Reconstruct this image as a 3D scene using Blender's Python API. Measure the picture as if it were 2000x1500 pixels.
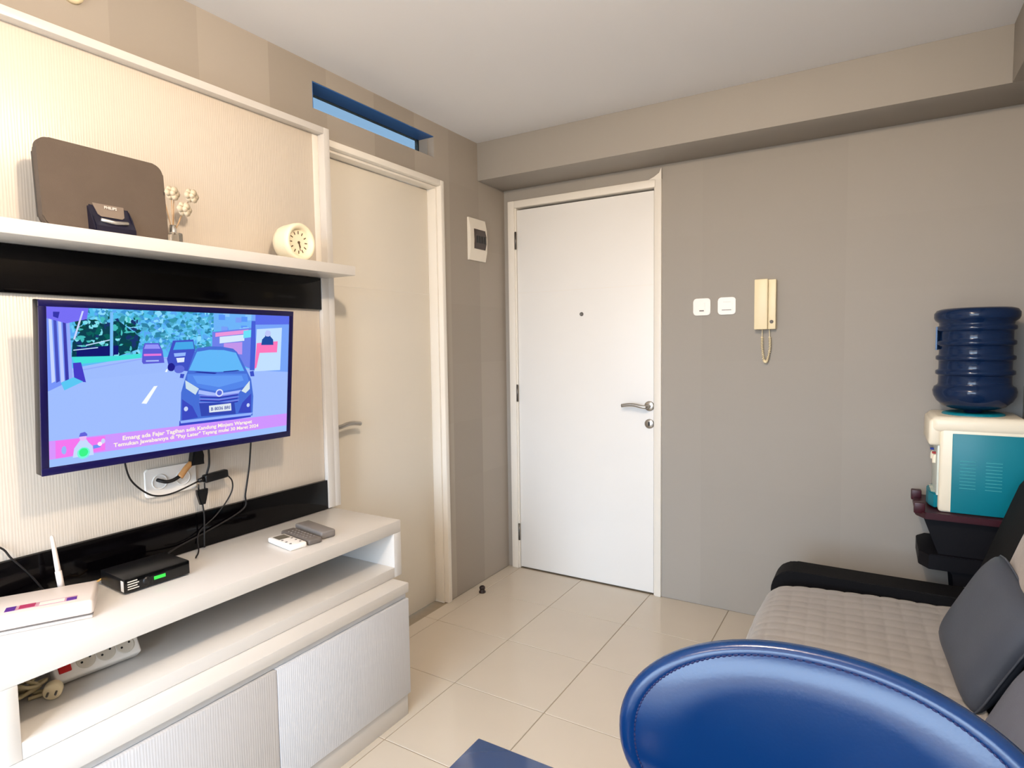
import bpy, bmesh, math, random
from mathutils import Vector, Matrix, Euler
random.seed(7)
for o in list(bpy.data.objects): bpy.data.objects.remove(o)
scene = bpy.context.scene
COL = scene.collection

# ------------------------------------------------------------------ camera
cam = bpy.data.cameras.new('camera'); cam.lens = 21.264; cam.sensor_width = 36.0; cam.clip_start = 0.02
cam_o = bpy.data.objects.new('camera', cam); COL.objects.link(cam_o)
right = Vector((.8557, .5172, -.0138)); up = Vector((-.0215, .0623, .9978)); back = Vector((.5170, -.8536, .0644))
m = Matrix.Identity(4)
for i in range(3):
    m[i][0] = right[i]; m[i][1] = up[i]; m[i][2] = back[i]
m.translation = Vector((1.8894, -3.0579, 1.3333))
cam_o.matrix_world = m
scene.camera = cam_o

# ------------------------------------------------------------------ exposure and light
EXPO = 0.43
vs = scene.view_settings
scene.display_settings.display_device = 'sRGB'
vs.view_transform = 'Standard'; vs.look = 'None'; vs.gamma = 1.0; vs.exposure = EXPO; vs.use_curve_mapping = False

world = bpy.data.worlds.new('daylight'); scene.world = world; world.use_nodes = True
wb = world.node_tree.nodes['Background']
wnt = world.node_tree                       # pale blue sky above the horizon, grey town below it
wco = wnt.nodes.new('ShaderNodeTexCoord'); wse = wnt.nodes.new('ShaderNodeSeparateXYZ'); wmr = wnt.nodes.new('ShaderNodeMapRange')
wmr.inputs['From Min'].default_value = -.04; wmr.inputs['From Max'].default_value = .04
wmx = wnt.nodes.new('ShaderNodeMix'); wmx.data_type = 'RGBA'
wmx.inputs['A'].default_value = (.30, .30, .29, 1); wmx.inputs['B'].default_value = (.66, .83, 1.0, 1)
wnt.links.new(wco.outputs['Generated'], wse.inputs[0]); wnt.links.new(wse.outputs[2], wmr.inputs['Value'])
wnt.links.new(wmr.outputs['Result'], wmx.inputs['Factor']); wnt.links.new(wmx.outputs['Result'], wb.inputs[0])
wb.inputs[1].default_value = 13.5
# the balcony window behind the camera: portal for the daylight that comes in there
pd = bpy.data.lights.new('window_daylight', 'AREA'); pd.shape = 'RECTANGLE'; pd.size = 1.90; pd.size_y = 1.95
pd.cycles.is_portal = True
po = bpy.data.objects.new('window_daylight', pd); COL.objects.link(po)
po.location = (1.25, -4.63, 1.20); po.rotation_euler = (math.radians(90), 0, 0)
LAMP_W = (55.0, 20.0)  # second value feeds the added warm fill lamp
LAMP_COL = (1.0, .80, .60)
cy = scene.cycles
cy.adaptive_threshold = .02; cy.max_bounces = 6; cy.diffuse_bounces = 4; cy.glossy_bounces = 3; cy.transmission_bounces = 4; cy.transparent_max_bounces = 6
cy.caustics_reflective = False; cy.caustics_refractive = False

# ------------------------------------------------------------------ helpers
def lin(c):
    def g(v):
        v = v / 255.0
        return v / 12.92 if v <= .04045 else ((v + .055) / 1.055) ** 2.4
    return (g(c[0]), g(c[1]), g(c[2]), 1.0)

MATS = {}
def mat(name, rgb, rough=.5, metal=0.0, spec=.5, noise=0.0, nscale=8.0, bump=0.0, bscale=60.0, coat=0.0, emit=None, estr=1.0, trans=0.0, alpha=1.0, ior=1.45, sheen=0.0, stretch=None):
    if name in MATS: return MATS[name]
    mt = bpy.data.materials.new(name); mt.use_nodes = True
    nt = mt.node_tree; b = nt.nodes['Principled BSDF']
    c = lin(rgb)
    b.inputs['Base Color'].default_value = c; b.inputs['Roughness'].default_value = rough
    b.inputs['Metallic'].default_value = metal; b.inputs['Specular IOR Level'].default_value = spec
    b.inputs['Coat Weight'].default_value = coat; b.inputs['Transmission Weight'].default_value = trans
    b.inputs['Alpha'].default_value = alpha; b.inputs['IOR'].default_value = ior
    b.inputs['Sheen Weight'].default_value = sheen
    if emit is not None:
        b.inputs['Emission Color'].default_value = lin(emit); b.inputs['Emission Strength'].default_value = estr
    co = nt.nodes.new('ShaderNodeTexCoord'); src = co.outputs['Object']
    if stretch:
        mp = nt.nodes.new('ShaderNodeMapping'); mp.inputs['Scale'].default_value = stretch
        nt.links.new(src, mp.inputs['Vector']); src = mp.outputs['Vector']
    if noise > 0:
        n = nt.nodes.new('ShaderNodeTexNoise'); n.inputs['Scale'].default_value = nscale; n.inputs['Detail'].default_value = 4
        nt.links.new(src, n.inputs['Vector'])
        r = nt.nodes.new('ShaderNodeMapRange'); r.inputs['To Min'].default_value = 1 - noise; r.inputs['To Max'].default_value = 1 + noise
        nt.links.new(n.outputs['Fac'], r.inputs['Value'])
        v = nt.nodes.new('ShaderNodeVectorMath'); v.operation = 'SCALE'; v.inputs[0].default_value = c[:3]
        nt.links.new(r.outputs['Result'], v.inputs['Scale'])
        nt.links.new(v.outputs['Vector'], b.inputs['Base Color'])
    if bump > 0:
        n2 = nt.nodes.new('ShaderNodeTexNoise'); n2.inputs['Scale'].default_value = bscale; n2.inputs['Detail'].default_value = 3
        nt.links.new(src, n2.inputs['Vector'])
        bp = nt.nodes.new('ShaderNodeBump'); bp.inputs['Strength'].default_value = bump; bp.inputs['Distance'].default_value = .002
        nt.links.new(n2.outputs['Fac'], bp.inputs['Height']); nt.links.new(bp.outputs['Normal'], b.inputs['Normal'])
    MATS[name] = mt
    return mt

def fluted(name, rgb, rough=.35):
    """white laminate with fine wavy vertical fluting"""
    mt = bpy.data.materials.new(name); mt.use_nodes = True; nt = mt.node_tree; b = nt.nodes['Principled BSDF']
    b.inputs['Roughness'].default_value = rough
    co = nt.nodes.new('ShaderNodeTexCoord')
    mp = nt.nodes.new('ShaderNodeMapping'); mp.inputs['Scale'].default_value = (1, 1, .10)
    nt.links.new(co.outputs['Object'], mp.inputs['Vector'])
    w = nt.nodes.new('ShaderNodeTexWave'); w.wave_type = 'BANDS'; w.bands_direction = 'Y'
    w.inputs['Scale'].default_value = 46.0; w.inputs['Distortion'].default_value = 3.0; w.inputs['Detail'].default_value = 1.5; w.inputs['Detail Scale'].default_value = 1.6
    nt.links.new(mp.outputs['Vector'], w.inputs['Vector'])
    bp = nt.nodes.new('ShaderNodeBump'); bp.inputs['Strength'].default_value = .13; bp.inputs['Distance'].default_value = .002
    nt.links.new(w.outputs['Color'], bp.inputs['Height']); nt.links.new(bp.outputs['Normal'], b.inputs['Normal'])
    mx = nt.nodes.new('ShaderNodeMix'); mx.data_type = 'RGBA'
    c = lin(rgb); mx.inputs['A'].default_value = (c[0] * .955, c[1] * .955, c[2] * .955, 1); mx.inputs['B'].default_value = c
    nt.links.new(w.outputs['Color'], mx.inputs['Factor']); nt.links.new(mx.outputs['Result'], b.inputs['Base Color'])
    return mt

def striped_paint(name, a, bcol, axis, period, offset, rough=.65):
    """grey wall paint in wide tone-on-tone stripes with faint blocks"""
    mt = bpy.data.materials.new(name); mt.use_nodes = True; nt = mt.node_tree; b = nt.nodes['Principled BSDF']
    b.inputs['Roughness'].default_value = rough; b.inputs['Specular IOR Level'].default_value = .35
    co = nt.nodes.new('ShaderNodeTexCoord'); sp = nt.nodes.new('ShaderNodeSeparateXYZ')
    nt.links.new(co.outputs['Object'], sp.inputs['Vector'])
    def math_(op, x, y=None):
        n = nt.nodes.new('ShaderNodeMath'); n.operation = op
        for i, q in enumerate((x, y)):
            if q is None: continue
            if isinstance(q, (int, float)): n.inputs[i].default_value = q
            else: nt.links.new(q, n.inputs[i])
        return n.outputs[0]
    s = math_('FLOOR', math_('DIVIDE', math_('ADD', sp.outputs[axis], offset), period))
    z = math_('FLOOR', math_('DIVIDE', sp.outputs[2], .31))
    wn = nt.nodes.new('ShaderNodeTexWhiteNoise'); wn.noise_dimensions = '2D'
    cb = nt.nodes.new('ShaderNodeCombineXYZ'); nt.links.new(s, cb.inputs[0]); nt.links.new(z, cb.inputs[1])
    nt.links.new(cb.outputs[0], wn.inputs['Vector'])
    st = math_('MODULO', math_('ABSOLUTE', s), 2.0)
    fac = math_('ADD', math_('MULTIPLY', st, .6), math_('MULTIPLY', wn.outputs['Value'], .4))
    ns = nt.nodes.new('ShaderNodeTexNoise'); ns.inputs['Scale'].default_value = 2.2; ns.inputs['Detail'].default_value = 5
    nt.links.new(co.outputs['Object'], ns.inputs['Vector'])
    fac = math_('ADD', math_('MULTIPLY', fac, .75), math_('MULTIPLY', ns.outputs['Fac'], .25))
    mx = nt.nodes.new('ShaderNodeMix'); mx.data_type = 'RGBA'; mx.inputs['A'].default_value = lin(a); mx.inputs['B'].default_value = lin(bcol)
    nt.links.new(fac, mx.inputs['Factor']); nt.links.new(mx.outputs['Result'], b.inputs['Base Color'])
    return mt

def colour_attr_emission(name, strength):
    mt = bpy.data.materials.new(name); mt.use_nodes = True; nt = mt.node_tree
    b = nt.nodes['Principled BSDF']; b.inputs['Base Color'].default_value = (0, 0, 0, 1); b.inputs['Roughness'].default_value = .25
    b.inputs['Specular IOR Level'].default_value = .2
    a = nt.nodes.new('ShaderNodeVertexColor'); a.layer_name = 'Col'
    nt.links.new(a.outputs['Color'], b.inputs['Emission Color']); b.inputs['Emission Strength'].default_value = strength
    return mt

# ---- geometry
def bx(bm, x0, x1, y0, y1, z0, z1, bev=0.0, seg=2):
    x0, x1 = min(x0, x1), max(x0, x1); y0, y1 = min(y0, y1), max(y0, y1); z0, z1 = min(z0, z1), max(z0, z1)
    vs_ = [bm.verts.new(p) for p in ((x0, y0, z0), (x1, y0, z0), (x1, y1, z0), (x0, y1, z0), (x0, y0, z1), (x1, y0, z1), (x1, y1, z1), (x0, y1, z1))]
    fs = [(3, 2, 1, 0), (4, 5, 6, 7), (0, 1, 5, 4), (1, 2, 6, 5), (2, 3, 7, 6), (3, 0, 4, 7)]
    faces = [bm.faces.new([vs_[i] for i in f]) for f in fs]
    if bev > 0:
        es = list({e for f in faces for e in f.edges})
        bmesh.ops.bevel(bm, geom=es, offset=bev, segments=seg, affect='EDGES', profile=.5)
    return bm

def obj(name, bm, material, parent=None, smooth=False, loc=None, rot=None):
    me = bpy.data.meshes.new(name)
    if isinstance(bm, bmesh.types.BMesh):
        bmesh.ops.recalc_face_normals(bm, faces=bm.faces)
        bm.to_mesh(me); bm.free()
    else:
        me = bm
    if material is not None and not me.materials: me.materials.append(material)
    if smooth:
        for p in me.polygons: p.use_smooth = True
    o = bpy.data.objects.new(name, me); COL.objects.link(o)
    if parent is not None: o.parent = parent
    if loc is not None: o.location = loc
    if rot is not None: o.rotation_euler = rot
    return o

def smooth_angle(o, deg=35):
    me = o.data
    for p in me.polygons: p.use_smooth = True
    try: me.set_sharp_from_angle(angle=math.radians(deg))
    except Exception: pass
    return o

def box(name, x0, x1, y0, y1, z0, z1, material, parent=None, bev=0.002, seg=2):
    o = obj(name, bx(bmesh.new(), x0, x1, y0, y1, z0, z1, bev, seg), material, parent)
    if bev > 0: smooth_angle(o, 40)
    return o

def thing(name, label, cat, loc=(0, 0, 0), rot=(0, 0, 0), group=None):
    o = bpy.data.objects.new(name, None); COL.objects.link(o); o.empty_display_size = .05
    o.location = loc; o.rotation_euler = rot; o['label'] = label; o['category'] = cat
    if group: o['group'] = group
    return o
def tag(o, label, cat, group=None):
    o['label'] = label; o['category'] = cat
    if group: o['group'] = group
    return o
def struct(o, label=None):
    o['kind'] = 'structure'
    if label: o['label'] = label
    return o
def sempty(name, label, loc=(0, 0, 0)):
    o = bpy.data.objects.new(name, None); COL.objects.link(o); o.empty_display_size = .05; o.location = loc
    return struct(o, label)

def frame_from(d):
    d = Vector(d).normalized()
    a = Vector((0, 0, 1)) if abs(d.z) < .9 else Vector((1, 0, 0))
    u = d.cross(a).normalized(); v = d.cross(u).normalized()
    return u, v

def catmull(pts, n=6):
    P = [Vector(p) for p in pts]
    if len(P) < 3: return P
    out = []
    for i in range(len(P) - 1):
        p0 = P[i - 1] if i else P[0] * 2 - P[1]; p1 = P[i]; p2 = P[i + 1]
        p3 = P[i + 2] if i + 2 < len(P) else P[-1] * 2 - P[-2]
        for k in range(n):
            t = k / n
            out.append(.5 * ((2 * p1) + (p2 - p0) * t + (2 * p0 - 5 * p1 + 4 * p2 - p3) * t * t + (3 * p1 - p0 - 3 * p2 + p3) * t ** 3))
    out.append(P[-1]); return out

def tube(bm, pts, r, seg=8, cap=True, radii=None):
    P = [Vector(p) for p in pts]; rings = []
    n = len(P); prev = None
    for i, p in enumerate(P):
        d = (P[min(i + 1, n - 1)] - P[max(i - 1, 0)])
        if prev is None: u, v = frame_from(d)
        else:
            dn = d.normalized(); u = (prev - dn * prev.dot(dn)).normalized(); v = dn.cross(u).normalized()
        prev = u
        rr = radii[i] if radii else r
        rings.append([bm.verts.new(p + (u * math.cos(2 * math.pi * k / seg) + v * math.sin(2 * math.pi * k / seg)) * rr) for k in range(seg)])
    for a, b in zip(rings, rings[1:]):
        for k in range(seg): bm.faces.new((a[k], a[(k + 1) % seg], b[(k + 1) % seg], b[k]))
    if cap: bm.faces.new(rings[0][::-1]); bm.faces.new(rings[-1])
    return bm

def lathe(bm, prof, centre=(0, 0, 0), axis='z', seg=32, close=True):
    """prof: list of (radius, height)"""
    c = Vector(centre); rings = []
    for r, h in prof:
        ring = []
        for k in range(seg):
            a = 2 * math.pi * k / seg; p = (r * math.cos(a), r * math.sin(a))
            q = {'z': Vector((p[0], p[1], h)), 'x': Vector((h, p[0], p[1])), 'y': Vector((p[1], h, p[0]))}[axis]
            ring.append(bm.verts.new(c + q))
        rings.append(ring)
    for a, b in zip(rings, rings[1:]):
        for k in range(seg): bm.faces.new((a[k], a[(k + 1) % seg], b[(k + 1) % seg], b[k]))
    if close: bm.faces.new(rings[0][::-1]); bm.faces.new(rings[-1])
    return bm

def prism(bm, poly, origin, eu, ev, depth, bev=0.0):
    """polygon in the plane origin + eu, ev extruded by the vector depth"""
    o = Vector(origin); eu = Vector(eu); ev = Vector(ev); d = Vector(depth)
    a = [bm.verts.new(o + eu * p[0] + ev * p[1]) for p in poly]
    b = [bm.verts.new(o + eu * p[0] + ev * p[1] + d) for p in poly]
    n = len(poly); fs = [bm.faces.new(a[::-1]), bm.faces.new(b)]
    for i in range(n): fs.append(bm.faces.new((a[i], a[(i + 1) % n], b[(i + 1) % n], b[i])))
    if bev > 0:
        es = list(fs[0].edges) + list(fs[1].edges)
        bmesh.ops.bevel(bm, geom=es, offset=bev, segments=2, affect='EDGES')
    return bm

def rrect(w, h, r, n=6, cx=0, cy=0):
    pts = []
    for (sx, sy, a0) in ((1, 1, 0), (-1, 1, 90), (-1, -1, 180), (1, -1, 270)):
        for k in range(n + 1):
            a = math.radians(a0 + 90 * k / n)
            pts.append((cx + sx * (w / 2 - r) + r * math.cos(a), cy + sy * (h / 2 - r) + r * math.sin(a)))
    return pts

def text_mesh(name, body, size, material, parent, matrix, align='LEFT', sx=1.0):
    cu = bpy.data.curves.new(name, 'FONT'); cu.body = body; cu.size = size; cu.align_x = align; cu.extrude = 0.0002; cu.offset = size * .022
    cu.resolution_u = 2
    to = bpy.data.objects.new(name + '_tmp', cu); COL.objects.link(to)
    dg = bpy.context.evaluated_depsgraph_get(); me = bpy.data.meshes.new_from_object(to.evaluated_get(dg))
    bpy.data.objects.remove(to); me.name = name; me.materials.clear(); me.materials.append(material)
    o = bpy.data.objects.new(name, me); COL.objects.link(o); o.parent = parent
    o.matrix_local = matrix @ Matrix.Diagonal((sx, 1, 1, 1))
    return o

# ------------------------------------------------------------------ materials
M_paint = striped_paint('grey striped wall paint', (153, 144, 133), (171, 162, 151), 1, .265, .0)
M_paint_b = striped_paint('grey wall paint', (157, 151, 143), (162, 156, 148), 0, .62, .1)
M_paint_plain = mat('plain grey wall paint', (155, 149, 141), .65, noise=.03, nscale=3)
M_ceil = mat('ceiling paint', (230, 230, 232), .8, noise=.015, nscale=2)
M_tile = mat('cream polished tile', (204, 193, 177), .13, noise=.035, nscale=5, spec=.55)
M_grout = mat('grout', (150, 136, 116), .9, noise=.1, nscale=40)
M_white = mat('white gloss laminate', (214, 210, 205), .28, noise=.01, nscale=5)
M_door = mat('white door paint', (238, 236, 233), .42, noise=.015, nscale=4, bump=.04, bscale=25)
M_jamb = mat('cream white frame paint', (236, 230, 220), .4, noise=.03, nscale=12, bump=.08, bscale=30, stretch=(1, 1, .15))
M_flute = fluted('fluted white laminate', (208, 209, 213))
M_flutec = fluted('fluted cream laminate', (216, 205, 191))
M_black = mat('black gloss strip', (4, 3, 4), .10, spec=.2, noise=.1, nscale=4)
M_steel = mat('brushed steel', (190, 186, 180), .32, metal=1.0, noise=.05, nscale=60)
M_dsteel = mat('dark steel', (120, 116, 112), .4, metal=1.0, noise=.05, nscale=60)
M_blackpl = mat('black plastic', (14, 14, 16), .35, noise=.1, nscale=30)
M_cable = mat('black cable sheath', (18, 15, 16), .5, noise=.1, nscale=50)
M_whitepl = mat('white plastic', (242, 238, 232), .35, noise=.01, nscale=20)
M_cream = mat('cream plastic', (240, 224, 186), .38, noise=.015, nscale=20)
M_greypl = mat('grey plastic', (120, 114, 110), .5, noise=.06, nscale=60)
M_grey2 = mat('taupe grey rubber', (104, 97, 92), .55, noise=.06, nscale=60)

# ------------------------------------------------------------------ room shell
X0, X1, Y0, Y1, ZC = 0.0, 2.38, 0.0, -4.6, 2.428
TH = .12
# floor with single tiles
floor = box('floor', X0 - TH, X1 + TH, Y1 - TH, Y0 + TH, -.10, -.002, M_grout, None, 0)
struct(floor, 'cream polished tile floor with thin grout lines')
def tile_mesh(w, d):
    return bx(bmesh.new(), -w / 2, w / 2, -d / 2, d / 2, -.006, 0, .0012, 1)
tile_cache = {}
xs = [0.0, .08]; 
while xs[-1] < X1 - 1e-4: xs.append(min(xs[-1] + .4, X1))
ys = [0.0]
while ys[-1] > Y1 + 1e-4: ys.append(max(ys[-1] - .4, Y1))
GAP = .0016
for i in range(len(xs) - 1):
    for j in range(len(ys) - 1):
        w = round(xs[i + 1] - xs[i] - GAP * 2, 4); d = round(ys[j] - ys[j + 1] - GAP * 2, 4)
        if (w, d) not in tile_cache:
            me = bpy.data.meshes.new('tile'); bm = tile_mesh(w, d); bm.to_mesh(me); bm.free(); me.materials.append(M_tile); tile_cache[(w, d)] = me
        o = bpy.data.objects.new('tile', tile_cache[(w, d)]); COL.objects.link(o); o.parent = floor
        o.location = ((xs[i] + xs[i + 1]) / 2, (ys[j] + ys[j + 1]) / 2, 0)

struct(box('ceiling', X0 - TH, X1 + TH, Y1 - TH, Y0 + TH, ZC, ZC + .1, M_ceil, None, 0), 'plain off-white ceiling')

# left wall with doorway and ventilation slot
DL0, DL1, DLZ = -1.415, -.59, 2.155      # doorway incl. frame
S0, S1, SZ0, SZ1 = -1.395, -.648, 2.258, 2.360
bm = bmesh.new()
bx(bm, -TH, 0, Y1 - TH, DL0, 0, ZC)
bx(bm, -TH, 0, DL1, Y0 + TH, 0, ZC)
bx(bm, -TH, 0, DL0, DL1, DLZ, SZ0)
bx(bm, -TH, 0, DL0, DL1, SZ1, ZC)
bx(bm, -TH, 0, DL0, S0, SZ0, SZ1); bx(bm, -TH, 0, S1, DL1, SZ0, SZ1)
struct(obj('wall_left', bm, M_paint), 'left wall in tone-on-tone grey stripes')
# back wall with doorway
BX0, BX1, BZ = .032, .940, 2.160
bm = bmesh.new()
bx(bm, 0, BX0, 0, TH, 0, ZC); bx(bm, BX1, X1 + TH, 0, TH, 0, ZC); bx(bm, BX0, BX1, 0, TH, BZ, ZC)
struct(obj('wall_back', bm, M_paint_b), 'plain grey wall with the entrance door')
struct(box('wall_right', X1, X1 + TH, Y1 - TH, 0, 0, ZC, M_paint_b, None, 0), 'grey side wall behind the sofa')
WX0, WX1, WZ0, WZ1 = .30, 2.20, .22, 2.18
bm = bmesh.new()
bx(bm, 0, WX0, Y1 - TH, Y1, 0, ZC); bx(bm, WX1, X1, Y1 - TH, Y1, 0, ZC)
bx(bm, WX0, WX1, Y1 - TH, Y1, 0, WZ0); bx(bm, WX0, WX1, Y1 - TH, Y1, WZ1, ZC)
struct(obj('wall_rear', bm, M_paint_plain), 'grey wall with the balcony window behind the camera')
# beams
struct(box('trim_1', 0.0, X1, -.273, 0, 2.227, ZC, M_paint_plain, None, .002), 'grey ceiling beam above the entrance door')
struct(box('trim_2', 2.272, X1, Y1, -.273, 2.227, ZC, M_paint_plain, None, .002), 'grey ceiling beam along the right wall')

# rear window
w2 = sempty('window_2', 'balcony window with white frame', ((WX0 + WX1) / 2, Y1 - .06, WZ0))
wx, wy, wz = w2.location
def wpart(n, x0, x1, z0, z1, mt, y0=-.03, y1=.03):
    return box(n, x0 - wx, x1 - wx, y0, y1, z0 - wz, z1 - wz, mt, w2, 0)
for (a, b_) in ((WX0, WX0 + .05), (WX1 - .05, WX1), ((WX0 + WX1) / 2 - .03, (WX0 + WX1) / 2 + .03)):
    wpart('window_stile', a, b_, WZ0, WZ1, M_whitepl)
wpart('window_rail', WX0 + .05, WX1 - .05, WZ0, WZ0 + .05, M_whitepl); wpart('window_rail', WX0 + .05, WX1 - .05, WZ1 - .05, WZ1, M_whitepl)

def glass_mat(name, col, gloss=.06):
    mt = bpy.data.materials.new(name); mt.use_nodes = True; nt = mt.node_tree
    for n in list(nt.nodes): nt.nodes.remove(n)
    out = nt.nodes.new('ShaderNodeOutputMaterial'); t = nt.nodes.new('ShaderNodeBsdfTransparent'); g = nt.nodes.new('ShaderNodeBsdfGlossy')
    t.inputs[0].default_value = col; g.inputs['Roughness'].default_value = .02
    mx = nt.nodes.new('ShaderNodeMixShader'); mx.inputs[0].default_value = gloss
    nt.links.new(t.outputs[0], mx.inputs[1]); nt.links.new(g.outputs[0], mx.inputs[2]); nt.links.new(mx.outputs[0], out.inputs[0])
    return mt
M_pane = glass_mat('clear window glass', (.97, .98, 1, 1))
M_bluepane = glass_mat('blue tinted glass', (.150, .176, .196, 1), .02)
wpart('pane', WX0 + .05, (WX0 + WX1) / 2 - .03, WZ0 + .05, WZ1 - .05, M_pane, -.003, .003)
wpart('pane', (WX0 + WX1) / 2 + .03, WX1 - .05, WZ0 + .05, WZ1 - .05, M_pane, -.003, .003)

# ventilation slot glazing
w1 = sempty('window_1', 'narrow slot window glowing blue above the inner door', (-.097, (S0 + S1) / 2, SZ0))
box('pane', -.003, .003, S0 - w1.location.y, S1 - w1.location.y, 0, SZ1 - SZ0, M_bluepane, w1, 0)

M_lin = mat('lining with painted blue daylight', (52, 104, 170), .5, noise=.04, nscale=10)  # blue daylight on the slot reveal, painted onto added boards
ly_ = w1.location.y
box('added_lining', .006, .096, S0 + .0005 - ly_, S1 - .0005 - ly_, SZ1 - SZ0 - .0035, SZ1 - SZ0 - .0005, M_lin, w1, 0)
box('added_lining', .006, .096, S0 + .0005 - ly_, S0 + .0035 - ly_, .0005, SZ1 - SZ0 - .004, M_lin, w1, 0)
box('added_lining', .006, .060, S1 - .0035 - ly_, S1 - .0005 - ly_, .0005, SZ1 - SZ0 - .004, M_paint_plain, w1, 0)

# ------------------------------------------------------------------ entrance door (back wall)
d1 = sempty('door_1', 'white entrance door with steel lever handle', ((BX0 + BX1) / 2, 0, 0))
dx = d1.location.x
JW = .042
def dpart(n, x0, x1, y0, y1, z0, z1, mt, bev=.002): return box(n, x0 - dx, x1 - dx, y0, y1, z0, z1, mt, d1, bev)
dpart('frame_jamb', BX0, BX0 + JW, -.016, .10, 0, BZ, M_jamb, .004)
dpart('frame_jamb', BX1 - .034, BX1, -.016, .10, 0, BZ, M_jamb, .004)
dpart('frame_head', BX0 + JW, BX1 - .034, -.014, .10, BZ - .040, BZ, M_jamb, .004)
for (x0_, x1_, z0_, z1_) in ((BX0 + JW, BX0 + JW + .007, 0, BZ - .040), (BX1 - .041, BX1 - .034, 0, BZ - .040)):
    dpart('rebate', x0_, x1_, -.004, .06, z0_, z1_, M_jamb, .001)
leaf1 = dpart('leaf', BX0 + JW + .010, BX1 - .034 - .010, .002, .042, .008, BZ - .052, M_door, .002)
dpart('seam', BX0 + JW + .012, BX1 - .046, .0012, .0030, 1.632, 1.6335, M_jamb, 0)
# dark gap under/behind the leaf
dpart('stop', BX0 + JW, BX1 - .034, .045, .10, 0, BZ - .04, M_grey2, 0)
def hinge(z):
    o = obj('hinge', tube(bmesh.new(), [(BX0 + JW + .004 - dx, -.006, z - .05), (BX0 + JW + .004 - dx, -.006, z + .05)], .006, 10), M_dsteel, d1, True)
for z in (1.935, 1.05, .22): hinge(z)
# lever handle on round rose
def lever(parent, loc, direction, along):
    """direction: outward normal, along: unit vector towards the free end"""
    n = Vector(direction); a = Vector(along); z = Vector((0, 0, 1)); L = Vector(loc)
    h = obj('handle_rose', None or lathe(bmesh.new(), [(0, 0), (.026, 0), (.026, .006), (.023, .009), (0, .009)], (0, 0, 0), 'z', 28, False), M_steel, parent, True)
    h.matrix_local = Matrix.Translation(L) @ n.to_track_quat('Z', 'Y').to_matrix().to_4x4()
    pts = [L + n * .004, L + n * .03, L + n * .046 + a * .006 - z * .002, L + n * .05 + a * .03 + z * .0, L + n * .05 + a * .065 + z * .007, L + n * .05 + a * .10 + z * .007, L + n * .05 + a * .135 + z * .001]
    lv = obj('lever', tube(bmesh.new(), catmull(pts, 5), .0095, 12), M_steel, parent, True)
    return h
lever(d1, (.874 - dx, .002, 1.005), (0, -1, 0), (-1, 0, 0))
ky = obj('keyhole_cover', lathe(bmesh.new(), [(0, 0), (.025, 0), (.025, -.005), (.022, -.008), (0, -.008)], (.874 - dx, .002, .912), 'y', 28, False), M_steel, d1, True)
obj('keyhole', prism(bmesh.new(), rrect(.008, .022, .0038), (.874 - dx, -.0062, .912), (1, 0, 0), (0, 0, 1), (0, -.001, 0)), M_blackpl, ky)
obj('peephole', lathe(bmesh.new(), [(0, 0), (.011, 0), (.010, -.005), (.006, -.006), (0, -.003)], (.490 - dx, .002, 1.497), 'y', 20, False), M_dsteel, d1, True)
# torn strip of tape at the top corner of the frame
tp = bmesh.new()
prism(tp, [(0, .0), (.03, .012), (.055, .028), (.066, .052), (.0665, .004), (.066, -.01), (.03, -.002)], (.874, -.0175, 2.158), (1, 0, 0), (0, 0, 1), (0, -.0012, 0))
tag(obj('tape_scrap', tp, M_jamb), 'torn pale tape sticking up at the top right door frame corner', 'tape')

# ------------------------------------------------------------------ inner door (left wall)
d2 = sempty('door_2', 'cream white inner door beside the television unit', (0, (DL0 + DL1) / 2, 0))
dy = d2.location.y
def lpart(n, x0, x1, y0, y1, z0, z1, mt, bev=.002): return box(n, x0, x1, y0 - dy, y1 - dy, z0, z1, mt, d2, bev)
lpart('frame_jamb', -.115, .014, DL1 - .028, DL1, 0, DLZ, M_jamb, .004)
lpart('frame_jamb', -.115, .014, DL0, DL0 + .028, 0, DLZ, M_jamb, .004)
lpart('frame_head', -.115, .014, DL0 + .028, DL1 - .028, DLZ - .028, DLZ, M_jamb, .004)
lpart('rebate', -.115, -.012, DL1 - .040, DL1 - .028, 0, DLZ - .028, M_jamb, .002)
lpart('rebate', -.115, -.012, DL0 + .028, DL0 + .040, 0, DLZ - .028, M_jamb, .002)
lpart('rebate', -.115, -.012, DL0 + .040, DL1 - .040, DLZ - .040, DLZ - .028, M_jamb, .002)
M_door2 = mat('cream door paint', (228, 221, 208), .42, noise=.015, nscale=4, bump=.04, bscale=25)
lpart('leaf', -.105, -.062, DL0 + .042, DL1 - .042, .006, DLZ - .042, M_door2, .002)
lpart('seam', -.0622, -.0612, DL0 + .042, DL1 - .042, 1.592, 1.5945, M_jamb, 0)
lever(d2, (-.062, -1.318 - dy, 1.004), (1, 0, 0), (0, 1, 0))

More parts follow.
